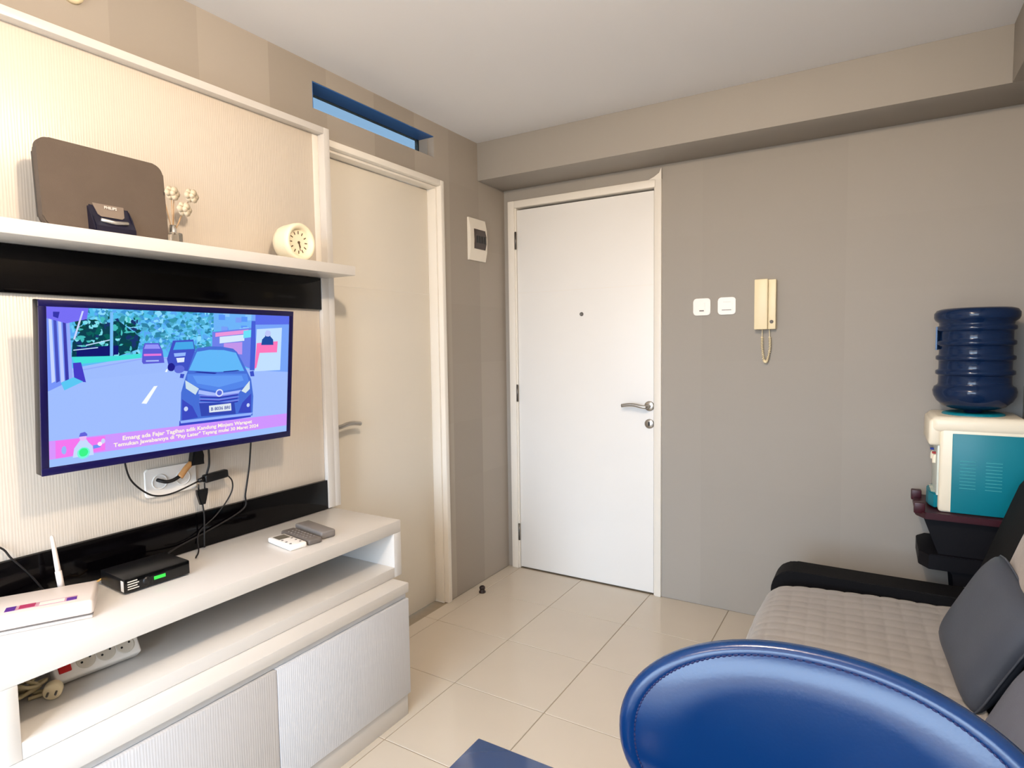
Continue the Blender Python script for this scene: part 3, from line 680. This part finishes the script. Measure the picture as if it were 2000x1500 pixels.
def remote(label, loc, rz, L, W, H, mt, keys=None, screen_m=None):
    r = thing('remote_control', label, 'remote', loc, (0, 0, rz), 'remote controls on the console')
    smooth_angle(obj('case', bx(bmesh.new(), -L / 2, L / 2, -W / 2, W / 2, 0, H, min(H * .35, .006), 3), mt, r), 50)
    if screen_m: box('display', -L * .40, -L * .10, -W * .33, W * .33, H - .0004, H + .0006, screen_m, r, 0)
    if keys:
        for i in range(keys[0]):
            for j in range(keys[1]):
                x = -L * .30 + L * .62 * i / max(keys[0] - 1, 1) if not screen_m else L * .0 + L * .36 * i / max(keys[0] - 1, 1)
                y = -W * .28 + W * .56 * j / max(keys[1] - 1, 1)
                obj('key', lathe(bmesh.new(), [(0, 0), (.0042, 0), (.0036, .0016), (0, .0016)], (x, y, H - .0002), 'z', 8, False), keys[2], r)
    return r
remote('white air conditioner remote, leftmost of the three remotes', (.262, -1.792, ZC_), math.radians(-9), .140, .060, .018, M_whitepl, (3, 2, M_greypl), mat('olive lcd', (110, 104, 92), .3, noise=.04, nscale=20))
remote('dark grey slim remote between the white and the thick grey remote', (.252, -1.728, ZC_), math.radians(-9), .175, .050, .018, M_grey2, (7, 3, M_greypl))
remote('thick grey remote, rightmost of the three remotes', (.245, -1.664, ZC_), math.radians(-10), .170, .054, .026, M_greypl, None)

# power strip and tangled cable inside the open shelf
ps = thing('power_strip', 'white power strip with red switch inside the open shelf', 'power strip', (.21, -2.335, .5282), (0, 0, math.radians(-5)))
tiltp = math.radians(52)
holder = obj('case', bx(bmesh.new(), -.030, .030, -.102, .086, 0, .036, .006, 3), M_whitepl, ps); smooth_angle(holder, 50)
holder.location = (0, 0, .0245); holder.rotation_euler = (0, tiltp, 0)
M_red = mat('red switch', (196, 20, 18), .3, noise=.03, nscale=30)
sw = obj('switch', bx(bmesh.new(), -.013, .013, -.092, -.066, .034, .040, .002, 2), M_red, holder)
for k in range(3):
    yy = -.034 + k * .044
    s_ = obj('socket_well', lathe(bmesh.new(), [(.021, .0355), (.021, .0372), (.018, .0372), (.016, .0366), (0, .0366)], (0, yy, 0), 'z', 24, False), mat('off white socket plastic', (214, 207, 194), .4, noise=.02, nscale=20), holder, True)
    for q in (-.0095, .0095):
        obj('socket_hole', lathe(bmesh.new(), [(0, .0367), (.0028, .0367), (.0028, .0374), (0, .0374)], (.004 if q < 0 else -.004, yy + q, 0), 'z', 10, False), M_blackpl, s_)
    obj('earth_clip', bx(bmesh.new(), -.019, -.014, yy - .004, yy + .004, .0366, .0385), M_blackpl, s_)
cc = bmesh.new(); rr = random.Random(5); pts = []
for k in range(46):
    a = k * .62; rad = .020 + .010 * math.sin(k * 1.7)
    pts.append((.21 + 1.0 * rad * math.cos(a) + .010 * math.sin(k * .35), -2.500 + 1.75 * rad * math.sin(a) + .010 * math.cos(k * .21), .534 + .046 * (k / 46) * (.6 + .4 * math.sin(k * .9) ** 2)))
tube(cc, catmull(pts, 4), .0042, 8)
M_coil = mat('ivory cable', (206, 190, 150), .5, noise=.1, nscale=30)
cbl = tag(obj('cable', cc, M_coil, None, True), 'ivory cable coiled in a tangle left of the power strip', 'cable')
pg = thing('power_plug', 'round ivory plug lying by the coiled cable in the shelf', 'plug', (.262, -2.452, .548), (0, 0, math.radians(-30)))
obj('plug_body', lathe(bmesh.new(), [(0, -.016), (.014, -.016), (.019, -.006), (.019, .012), (.016, .015), (0, .015)], (0, 0, 0), 'x', 24, False), M_cream, pg, True)
for s in (-.008, .008): obj('pin', tube(bmesh.new(), [(.014, s, 0), (.030, s, 0)], .0024, 8), M_dsteel, pg, True)

# ------------------------------------------------------------------ things on the walls
bb = thing('breaker_box', 'white breaker box with dark tinted window near the corner', 'breaker box', (0, -.298, 1.905))
obj('cover', prism(bmesh.new(), [(.0, -.112), (.010, -.112), (.020, -.06), (.023, 0), (.020, .06), (.010, .112), (0, .112)], (0, -.080, 0), (1, 0, 0), (0, 0, 1), (0, .160, 0), .001), M_cream if False else mat('ivory plastic', (232, 224, 210), .4, noise=.01, nscale=20), bb)
obj('window', prism(bmesh.new(), [(.010, -.054), (.024, -.052), (.031, -.02), (.031, .02), (.024, .052), (.010, .054)], (0, -.045, .002), (1, 0, 0), (0, 0, 1), (0, .104, 0), .001), mat('dark tinted window', (66, 54, 50), .15, noise=.08, nscale=20), bb)
for k in range(4): box('breaker', .0305, .0325, -.036 + k * .024, -.018 + k * .024, -.020, .018, M_blackpl, bb, .001)

M_sw = mat('gloss white switch plastic', (250, 246, 240), .3, noise=.005, nscale=20)
def switch(x, label, double):
    s = thing('light_switch', label, 'switch', (x, 0, 1.507))
    obj('plate', prism(bmesh.new(), rrect(.083, .083, .016, 6), (0, 0, 0), (1, 0, 0), (0, 0, 1), (0, -.009, 0), .003), M_sw, s)
    if double:
        for q in (-.012, .012): obj('rocker', prism(bmesh.new(), rrect(.056, .021, .003), (0, -.0088, q), (1, 0, 0), (0, 0, 1), (0, -.0028, 0), .001), M_sw, s)
        box('indicator', -.022, .022, -.0120, -.0114, -.021, -.018, M_greypl, s, 0)
        box('indicator', -.016, .020, -.0120, -.0114, .018, .020, M_print, s, 0)
    else:
        obj('rocker', prism(bmesh.new(), rrect(.030, .048, .003), (0, -.0088, -.002), (1, 0, 0), (0, 0, 1), (0, -.0028, 0), .001), M_sw, s)
        box('indicator', -.011, .011, -.0120, -.0114, -.022, -.016, M_greypl, s, 0)
switch(1.141, 'white single-rocker wall switch next to the entrance door', False)
switch(1.259, 'white double wall switch nearer the intercom', True)

ic = thing('intercom_handset', 'cream wall intercom handset with looped cord', 'intercom', (1.437, 0, 1.505))
box('base', -.045, .045, -.030, 0, -.115, .113, M_cream, ic, .003)
box('handset', -.046, .012, -.052, -.030, -.116, .116, M_cream, ic, .004)
box('side_panel', .013, .045, -.036, -.030, -.115, .113, M_cream, ic, .002)
obj('button', lathe(bmesh.new(), [(0, -.035), (.008, -.035), (.008, -.0395), (0, -.0395)], (.028, 0, -.081), 'y', 18, False), M_greypl, ic, True)
hx = []
base_pts = catmull([(-.015, -.016, -.115), (-.015, -.016, -.15), (-.014, -.020, -.20), (-.006, -.021, -.255), (.002, -.021, -.268), (.010, -.021, -.255), (.020, -.020, -.20), (.018, -.016, -.15), (.016, -.016, -.115)], 10)
obj('cord_core', tube(bmesh.new(), base_pts, .0018, 6), M_cream, ic, True)
coil = []
n_ = len(base_pts)
for i in range(14 * n_ // 4):
    t = i / (14 * n_ // 4 - 1) * (n_ - 1); k = min(int(t), n_ - 2); p = base_pts[k].lerp(base_pts[k + 1], t - k)
    if p.z > -.150: continue
    a = i * 2 * math.pi / 5; d = (base_pts[k + 1] - base_pts[k]).normalized(); u, v = frame_from(d)
    coil.append(p + (u * math.cos(a) + v * math.sin(a)) * .0050)
obj('coiled_cord', tube(bmesh.new(), coil, .0019, 5), M_cream, ic, True)

wf = thing('wall_sensor', 'round cream fixture high on the left wall above the panel', 'wall fixture', (0, -2.212, 2.300))
obj('housing', lathe(bmesh.new(), [(0, 0), (.028, 0), (.028, .010), (.022, .018), (0, .020)], (0, 0, 0), 'x', 28, False), M_cream, wf, True)
obj('lens', lathe(bmesh.new(), [(0, .019), (.010, .019), (.008, .024), (0, .026)], (0, 0, 0), 'x', 20, False), M_whitepl, wf, True)

st = thing('door_stopper', 'small dark brown door stopper on the floor', 'door stopper', (.0848, -.4184, .0))
M_brn = mat('dark brown rubber', (44, 30, 26), .5, noise=.1, nscale=30)
obj('base', lathe(bmesh.new(), [(0, 0.0005), (.018, .0005), (.018, .006), (.013, .012), (.013, .022), (0, .022)], (0, 0, 0), 'z', 20, False), M_brn, st, True)
obj('bumper', lathe(bmesh.new(), [(.0, .020), (.015, .020), (.016, .030), (.010, .036), (0, .037)], (0, 0, 0), 'z', 20, False), M_brn, st, True)

# ------------------------------------------------------------------ water dispenser in the corner
M_wd = mat('ivory white plastic', (246, 236, 214), .35, noise=.01, nscale=12)
M_teal = mat('teal plastic', (0, 122, 140), .42, noise=.03, nscale=8)
M_maroon = mat('maroon plastic', (58, 14, 26), .4, noise=.08, nscale=20)
M_dark = mat('near black plastic', (8, 7, 14), .6, spec=.25, noise=.1, nscale=20)
WX, WY, WZ = 2.205, -.172, .682
wd = thing('water_dispenser', 'white and teal countertop water dispenser in the corner', 'water dispenser', (WX, WY, WZ))
# front faces -x
DX0, DX1, DY0, DY1, DH = -.110, .150, -.138, .138, .362
box('body', DX0, DX1 - .002, DY0 + .004, DY1 - .004, 0, DH - .03, M_wd, wd, .012, 3)
box('top_cap', DX0 - .030, DX1, DY0, DY1, DH - .062, DH, M_wd, wd, .022, 4)
box('front_hood', DX0 - .036, DX0 + .004, DY0 + .006, DY1 - .006, DH - .112, DH - .012, M_wd, wd, .012, 3)
box('side_panel', -.072, DX1 - .004, DY0 - .0015, DY0 + .012, .004, DH - .062, M_teal, wd, .002)
side = wd.children[-1]
M_tealb = mat('light teal louvre', (70, 168, 178), .4, noise=.02, nscale=20)
for cx_ in (-.024, .052):
    for k in range(9):
        box('vent_slot', cx_ - .024, cx_ + .024, DY0 - .0034, DY0 - .0008, .098 + k * .0125, .1005 + k * .0125, M_tealb, side, .0006, 1)
box('side_panel', -.072, DX1 - .004, DY1 - .012, DY1 + .0015, .004, DH - .062, M_teal, wd, .002)
box('front_panel', DX0 - .006, DX0 + .004, DY0 + .02, DY1 - .02, .06, DH - .11, mat('pale printed panel', (214, 222, 214), .35, noise=.12, nscale=30), wd, .002)
for (q, c) in ((-.05, mat('red tap', (180, 50, 50), .4, noise=.03, nscale=20)), (.05, mat('blue tap', (40, 70, 170), .4, noise=.03, nscale=20))):
    tp_ = obj('tap', tube(bmesh.new(), catmull([(DX0 + .006, q, .20), (DX0 - .006, q, .20), (DX0 - .010, q, .19), (DX0 - .010, q, .172)], 5), .007, 12), M_wd, wd, True)
    obj('tap_lever', bx(bmesh.new(), DX0 - .018, DX0 - .004, q - .008, q + .008, .208, .216, .002, 2), c, tp_)
dtr = obj('drip_tray', prism(bmesh.new(), [(.0, -.10), (-.012, -.09), (-.026, -.055), (-.030, 0), (-.026, .055), (-.012, .09), (0, .10)], (DX0, 0, .006), (1, 0, 0), (0, 1, 0), (0, 0, .055), .004), M_teal, wd)
for k in range(5): box('tray_slot', DX0 - .018, DX0 - .004, -.06 + k * .028, -.045 + k * .028, .0608, .0618, M_wd, dtr, 0)
obj('bottle_collar', lathe(bmesh.new(), [(.0, DH - .004), (.100, DH - .004), (.096, DH + .006), (.080, DH + .010), (.055, DH + .004), (0, DH + .004)], (0, 0, 0), 'z', 40, False), M_teal, wd, True)

# the bottle stands upside down on the dispenser
wbz = WZ + DH + .012
wbt = thing('water_bottle', 'upside-down blue water bottle on the dispenser', 'water bottle', (WX, WY, wbz))
M_bot = mat('blue translucent bottle plastic', (24, 50, 92), .13, trans=.45, spec=.6, ior=1.35, noise=.08, nscale=6)
prof = [(0, -.004), (.028, -.004), (.030, .004), (.070, .010), (.098, .020), (.118, .040), (.128, .060), (.131, .078), (.126, .094), (.117, .100)]
z = .104
for k in range(4):
    prof += [(.1145, z), (.1135, z + .006), (.1135, z + .032), (.1155, z + .035), (.1225, z + .038), (.1235, z + .045), (.1225, z + .052)]
    z += .056
prof += [(.115, z), (.116, z + .010), (.128, z + .020), (.132, z + .030), (.132, z + .046), (.124, z + .058), (.108, z + .064), (.05, z + .058), (0, z + .054)]
obj('bottle_shell', lathe(bmesh.new(), prof, (0, 0, 0), 'z', 56, False), M_bot, wbt, True)
lbm = bmesh.new(); segs = []
for k in range(9):
    a = math.radians(146 + k * 5.6)
    segs.append((math.cos(a) * .1245, math.sin(a) * .1245))
va = [lbm.verts.new((x, y, .235)) for x, y in segs]; vb = [lbm.verts.new((x, y, .325)) for x, y in segs]
for k in range(8): lbm.faces.new((va[k], va[k + 1], vb[k + 1], vb[k]))
lb = obj('bottle_label', lbm, mat('blue and pale label', (120, 160, 215), .5, noise=.35, nscale=14), wbt)
sm = lb.modifiers.new('thickness', 'SOLIDIFY'); sm.thickness = .001

# the stand
sdn = thing('dispenser_stand', 'dark maroon and black stand carrying the water dispenser', 'stand', (WX, WY, 0))
def tray(z0, z1, x0, x1, y0, y1, mt, lip, nm):
    b_ = bmesh.new(); poly = [(x0 + .03, y0), (x1, y0), (x1, y1), (x0 + .03, y1), (x0, y1 - .05), (x0, y0 + .05)]
    prism(b_, poly, (0, 0, z0), (1, 0, 0), (0, 1, 0), (0, 0, z1 - z0), .003)
    o = obj(nm, b_, mt, sdn)
    return o
tray(.656, .6815, -.180, .155, -.165, .155, M_maroon, .02, 'top_tray')
for k, q in enumerate((-.13, .10)):
    box('tray_lip', -.186, -.150, q - .016, q + .016, .670, .712, M_maroon, sdn, .004)
tray(.462, .520, -.165, .150, -.150, .150, M_dark, .02, 'lower_shelf')
tray(.20, .235, -.15, .145, -.14, .14, M_dark, .02, 'lower_shelf')
pd_poly = [(-.155, .656), (.150, .656), (.150, .001), (-.02, .001), (-.055, .44), (-.105, .52)]
for q in (-.128, .112):
    obj('side_plate', prism(bmesh.new(), pd_poly, (0, q, 0), (1, 0, 0), (0, 0, 1), (0, .016, 0), .002), M_dark, sdn)
box('back_plate', .135, .150, -.112, .112, .001, .656, M_dark, sdn, .001)
for z_ in (.40, .47):
    obj('bolt', lathe(bmesh.new(), [(0, -.127), (.007, -.127), (.006, -.132), (0, -.133)], (-.02, 0, z_), 'y', 12, False), M_steel, sdn, True)

# ------------------------------------------------------------------ sofa
sf = thing('sofa', 'black sofa along the right wall below the dispenser', 'sofa', (1.95, -1.2, 0))
M_sofa = mat('black leatherette', (8, 7, 10), .7, spec=.2, noise=.12, nscale=30, bump=.25, bscale=180)
SOY0, SOY1 = -2.02, -.40
def spart(n, x0, x1, y0, y1, z0, z1, bev, mt=M_sofa): return box(n, x0 - 1.95, x1 - 1.95, y0 + 1.2, y1 + 1.2, z0, z1, mt, sf, bev, 5)
spart('seat_base', 1.553, 2.20, SOY0 + .13, SOY1 - .13, .05, .388, .05)
for yb in (SOY1 - .13, SOY0):
    arc = [(1.545, .05)] + [(1.545 + .085 * (1 - math.cos(math.radians(q))), .355 + .085 * math.sin(math.radians(q))) for q in range(0, 91, 10)] + [(2.34, .440), (2.34, .05)]
    smooth_angle(obj('end_bolster', prism(bmesh.new(), arc, (-1.95, yb + 1.2, 0), (1, 0, 0), (0, 0, 1), (0, .13, 0), .005), M_sofa, sf), 35)
bk = obj('backrest', prism(bmesh.new(), [(2.138, .36), (2.296, .85), (2.318, .885), (2.345, .890), (2.370, .86), (2.372, .10), (2.20, .10), (2.14, .30)], (-1.95, SOY0 + .01 + 1.2, 0), (1, 0, 0), (0, 0, 1), (0, SOY1 - SOY0 - .11, 0), .018), M_sofa, sf)
smooth_angle(bk, 35)
for x_ in (1.62, 2.26):
    for y_ in (SOY0 + .10, SOY1 - .10): obj('foot', lathe(bmesh.new(), [(0, 0.0005), (.022, .0005), (.026, .055), (0, .055)], (x_ - 1.95, y_ + 1.2, 0), 'z', 16, False), M_blackpl, sf, True)

# quilted cover over the seat
cvb = bmesh.new()
CYA, CYB = -1.90, -.548
profile = [(1.516, .100), (1.522, .20), (1.531, .30), (1.545, .352), (1.572, .386), (1.610, .400), (1.70, .404), (1.85, .404), (2.00, .402), (2.09, .400), (2.132, .402), (2.143, .412)]
pp = catmull([(a, 0, b_) for a, b_ in profile], 10)
cum = [0.0]
for a, b_ in zip(pp, pp[1:]): cum.append(cum[-1] + (b_ - a).length)
NU = 150; prof_u = []
for i in range(NU + 1):
    t = cum[-1] * i / NU; k = max(j for j in range(len(cum)) if cum[j] <= t + 1e-9); k = min(k, len(pp) - 2)
    q = (t - cum[k]) / max(cum[k + 1] - cum[k], 1e-9); prof_u.append((pp[k].lerp(pp[k + 1], q), t))
NV = 200; grid = []
rq = random.Random(4)
for j in range(NV + 1):
    y = CYA + (CYB - CYA) * j / NV; row = []
    for i, (p, t) in enumerate(prof_u):
        d = (prof_u[min(i + 1, NU)][0] - prof_u[max(i - 1, 0)][0]).normalized(); nrm = Vector((-d.z, 0, d.x))
        if nrm.z < 0 and i > 5: nrm = -nrm
        if nrm.x > 0 and i <= 5: nrm = -nrm
        s = .056
        a_ = (t + y * .05) / s; b_ = (y - t * .06) / s
        q = abs(math.sin(math.pi * a_)) * abs(math.sin(math.pi * b_))
        hgt = .0042 * (q ** .45) + .0025 * math.sin(t * 11 + y * 7) * math.sin(y * 9)
        sway = 0
        if t < .28: sway = (.28 - t) * .05 * math.sin(y * 16)
        fe = max(0.0, (j / NV - .55) / .45); yy = y + fe * (-.125 + .150 * (t / cum[-1]) + .004 * math.sin(t * 21))
        row.append(cvb.verts.new((p.x + nrm.x * hgt - abs(sway), yy, p.z + nrm.z * hgt)))
    grid.append(row)
for j in range(NV):
    for i in range(NU): cvb.faces.new((grid[j][i], grid[j][i + 1], grid[j + 1][i + 1], grid[j + 1][i]))
M_quilt = mat('taupe quilted cotton', (157, 152, 148), .9, noise=.06, nscale=14, bump=.2, bscale=300, sheen=.2)
qc = obj('sofa_cover', cvb, M_quilt, None, True); tag(qc, 'taupe quilted cover spread over the sofa seat', 'sofa cover')
sm = qc.modifiers.new('thickness', 'SOLIDIFY'); sm.thickness = .005; sm.offset = -1

def cushion(name, label, centre, u, v, W, H, T, mt, puff=.55, n=22, cat='cushion'):
    u = Vector(u).normalized(); v = Vector(v); v = (v - u * v.dot(u)).normalized(); w = u.cross(v)
    b_ = bmesh.new(); tops, bots = [], []
    for side_, store in ((1, tops), (-1, bots)):
        for j in range(n + 1):
            row = []
            for i in range(n + 1):
                s = -1 + 2 * i / n; t = -1 + 2 * j / n
                h = ((1 - s ** 4) * (1 - t ** 4)) ** puff
                pinch = 1 - .07 * (1 - abs(s) ** 2) * (abs(t) ** 3); pinch2 = 1 - .07 * (1 - abs(t) ** 2) * (abs(s) ** 3)
                cr = 1 - .10 * (s * t) ** 4; rx = s * W / 2 * pinch2 * cr; ry = t * H / 2 * pinch * cr
                row.append(b_.verts.new(u * rx + v * ry + w * side_ * (T / 2 * h + .001)))
            store.append(row)
    for j in range(n):
        for i in range(n):
            b_.faces.new((tops[j][i], tops[j][i + 1], tops[j + 1][i + 1], tops[j + 1][i])); b_.faces.new((bots[j][i], bots[j + 1][i], bots[j + 1][i + 1], bots[j][i + 1]))
    bmesh.ops.remove_doubles(b_, verts=b_.verts, dist=.0025)
    root = thing(name, label, cat, centre)
    obj('cushion_cover', b_, mt, root, True)
    edge = []
    for (a0, b0, a1, b1) in ((-1, -1, 1, -1), (1, -1, 1, 1), (1, 1, -1, 1), (-1, 1, -1, -1)):
        for k in range(10):
            s = a0 + (a1 - a0) * k / 10; t = b0 + (b1 - b0) * k / 10
            pinch = 1 - .07 * (1 - abs(s) ** 2) * (abs(t) ** 3); pinch2 = 1 - .07 * (1 - abs(t) ** 2) * (abs(s) ** 3)
            cr = 1 - .10 * (s * t) ** 4; edge.append(u * (s * W / 2 * pinch2 * cr) + v * (t * H / 2 * pinch * cr))
    edge.append(edge[0])
    obj('seam_piping', tube(bmesh.new(), edge, .003, 6, False), mt, root, True)
    return root
M_cush = mat('charcoal leatherette', (66, 72, 84), .45, noise=.10, nscale=14, bump=.15, bscale=220)
M_cush2 = mat('slate grey fabric', (92, 97, 112), .75, noise=.08, nscale=30, bump=.2, bscale=300)
M_beige = mat('beige fleece', (150, 136, 124), .95, noise=.18, nscale=22, bump=.5, bscale=90, sheen=.3)
cushion('cushion', 'charcoal leatherette cushion leaning on the sofa backrest', (2.153, -1.090, .566), (.04, -.33, -.055), (.125, -.06, .26), .37, .33, .095, M_cush, .6)
cushion('cushion', 'slate grey cushion at the near end of the sofa', (2.152, -1.615, .536), (.02, -.33, .02), (.12, .02, .26), .38, .30, .085, M_cush2)
cushion('cushion', 'beige fleece cushion tucked behind the charcoal cushion', (2.237, -1.04, .735), (.0, -.33, .0), (.158, .0, .49), .28, .20, .030, M_beige)

# ------------------------------------------------------------------ table and chair in the foreground
M_navyg = mat('navy black glass with painted reflection', (34, 58, 100), .10, spec=.6, noise=.03, nscale=6)  # blue-grey reflection in the glass is painted into this base colour
TX0, TY1 = 1.392, -2.347
tb = thing('dining_table', 'dark navy glass table corner at the bottom edge', 'table', (1.85, -2.66, 0))
box('glass_top', TX0 - 1.85, 2.22 - 1.85, -2.97 + 2.66, TY1 + 2.66, .740, .750, M_navyg, tb, .002)
box('apron', TX0 + .05 - 1.85, 2.17 - 1.85, -2.92 + 2.66, TY1 - .05 + 2.66, .700, .739, M_blackpl, tb, .003)
for x_ in (TX0 + .06, 2.16):
    for y_ in (-2.91, TY1 - .06):
        obj('leg', tube(bmesh.new(), [(x_ - 1.85, y_ + 2.66, .001), (x_ - 1.85, y_ + 2.66, .70)], .02, 14), M_steel, tb, True)

ch = thing('dining_chair', 'glossy black chair in painted blue daylight with a stitched oval backrest in the foreground', 'chair', (1.82, -2.45, 0))
M_leather = mat('black leatherette with painted blue daylight', (0, 40, 86), .23, spec=.5, noise=.04, nscale=10, bump=.06, bscale=260)  # black leather; the blue daylight it reflects is painted into the base colour
M_thread = mat('dark navy thread', (20, 26, 70), .7, noise=.05, nscale=40)
CHX, CHY, CHZ, HA, HB = 1.836, -2.262, .815, .236, .141
def back_pt(s, t, off=0.0):
    """s, t in the unit disc -> point on the curved oval backrest, off towards the sitter"""
    x = CHX + HA * s; zz = CHZ + HB * t
    y = CHY + .03 * HB * t - .050 * s * s
    n_ = Vector((-.050 * 2 * s / HA * .9, -1, .03)).normalized()
    return Vector((x, y, zz)) + n_ * off - Vector((1.82, -2.45, 0))
def oval(r, th):
    c, s = math.cos(th), math.sin(th); e = 2 / 2.25
    return (r * math.copysign(abs(c) ** e, c), r * math.copysign(abs(s) ** e, s))
NB, NR = 96, 22
def shell(bmx, prof_):
    rings = []
    for (r, off) in prof_:
        if r < 1e-6: rings.append([bmx.verts.new(back_pt(0, 0, off))]); continue
        rings.append([bmx.verts.new(back_pt(*oval(r, 2 * math.pi * k / NB), off)) for k in range(NB)])
    for a, b_ in zip(rings, rings[1:]):
        if len(a) == 1:
            for k in range(NB): bmx.faces.new((a[0], b_[k], b_[(k + 1) % NB]))
        elif len(b_) == 1:
            for k in range(NB): bmx.faces.new((a[k], b_[0], a[(k + 1) % NB]))
        else:
            for k in range(NB): bmx.faces.new((a[k], a[(k + 1) % NB], b_[(k + 1) % NB], b_[k]))
    return bmx
padp = [(0, .020), (.2, .020), (.4, .020), (.60, .020)] + [(r, .020 - .0105 * ((r - .62) / .298) ** 2.2) for r in (.63, .67, .71, .75, .79, .82, .85, .88, .90, .918)]
obj('back_pad', shell(bmesh.new(), padp), M_leather, ch, True)
rimp = [(.915, .0082), (.928, .0090), (.955, .0078), (.980, .0060), (.994, .0022), (1.0, -.005), (.995, -.012), (.97, -.018), (.8, -.020), (.4, -.020), (0, -.020)]
rim = obj('back_shell', shell(bmesh.new(), rimp), M_leather, ch, True)
thb = bmesh.new(); NS = 170
for k in range(NS):
    a0 = 2 * math.pi * (k + .12) / NS; a1 = 2 * math.pi * (k + .80) / NS
    p0 = back_pt(*oval(.918, a0), .0085); p1 = back_pt(*oval(.918, a1), .0085)
    tube(thb, [p0, (p0 + p1) / 2 + Vector((0, -.0008, .0)), p1], .0014, 5)
th_o = obj('stitching', thb, M_thread, rim); th_o['kind'] = 'stuff'
box('seat', -.215, .215, -.40, .06, .425, .475, M_leather, ch, .02, 4)
for sx in (-1, 1):
    obj('back_post', tube(bmesh.new(), catmull([(sx * .13, .02, .435), (sx * .13, .12, .47), (sx * .13, .185, .60), (sx * .13, .200, .74)], 6), .011, 12), M_steel, ch, True)
    for yy, fy in ((-.34, -.36), (.03, .10)):
        obj('leg', tube(bmesh.new(), [(sx * .18, yy, .43), (sx * .195, fy, .001)], .012, 12), M_steel, ch, True)
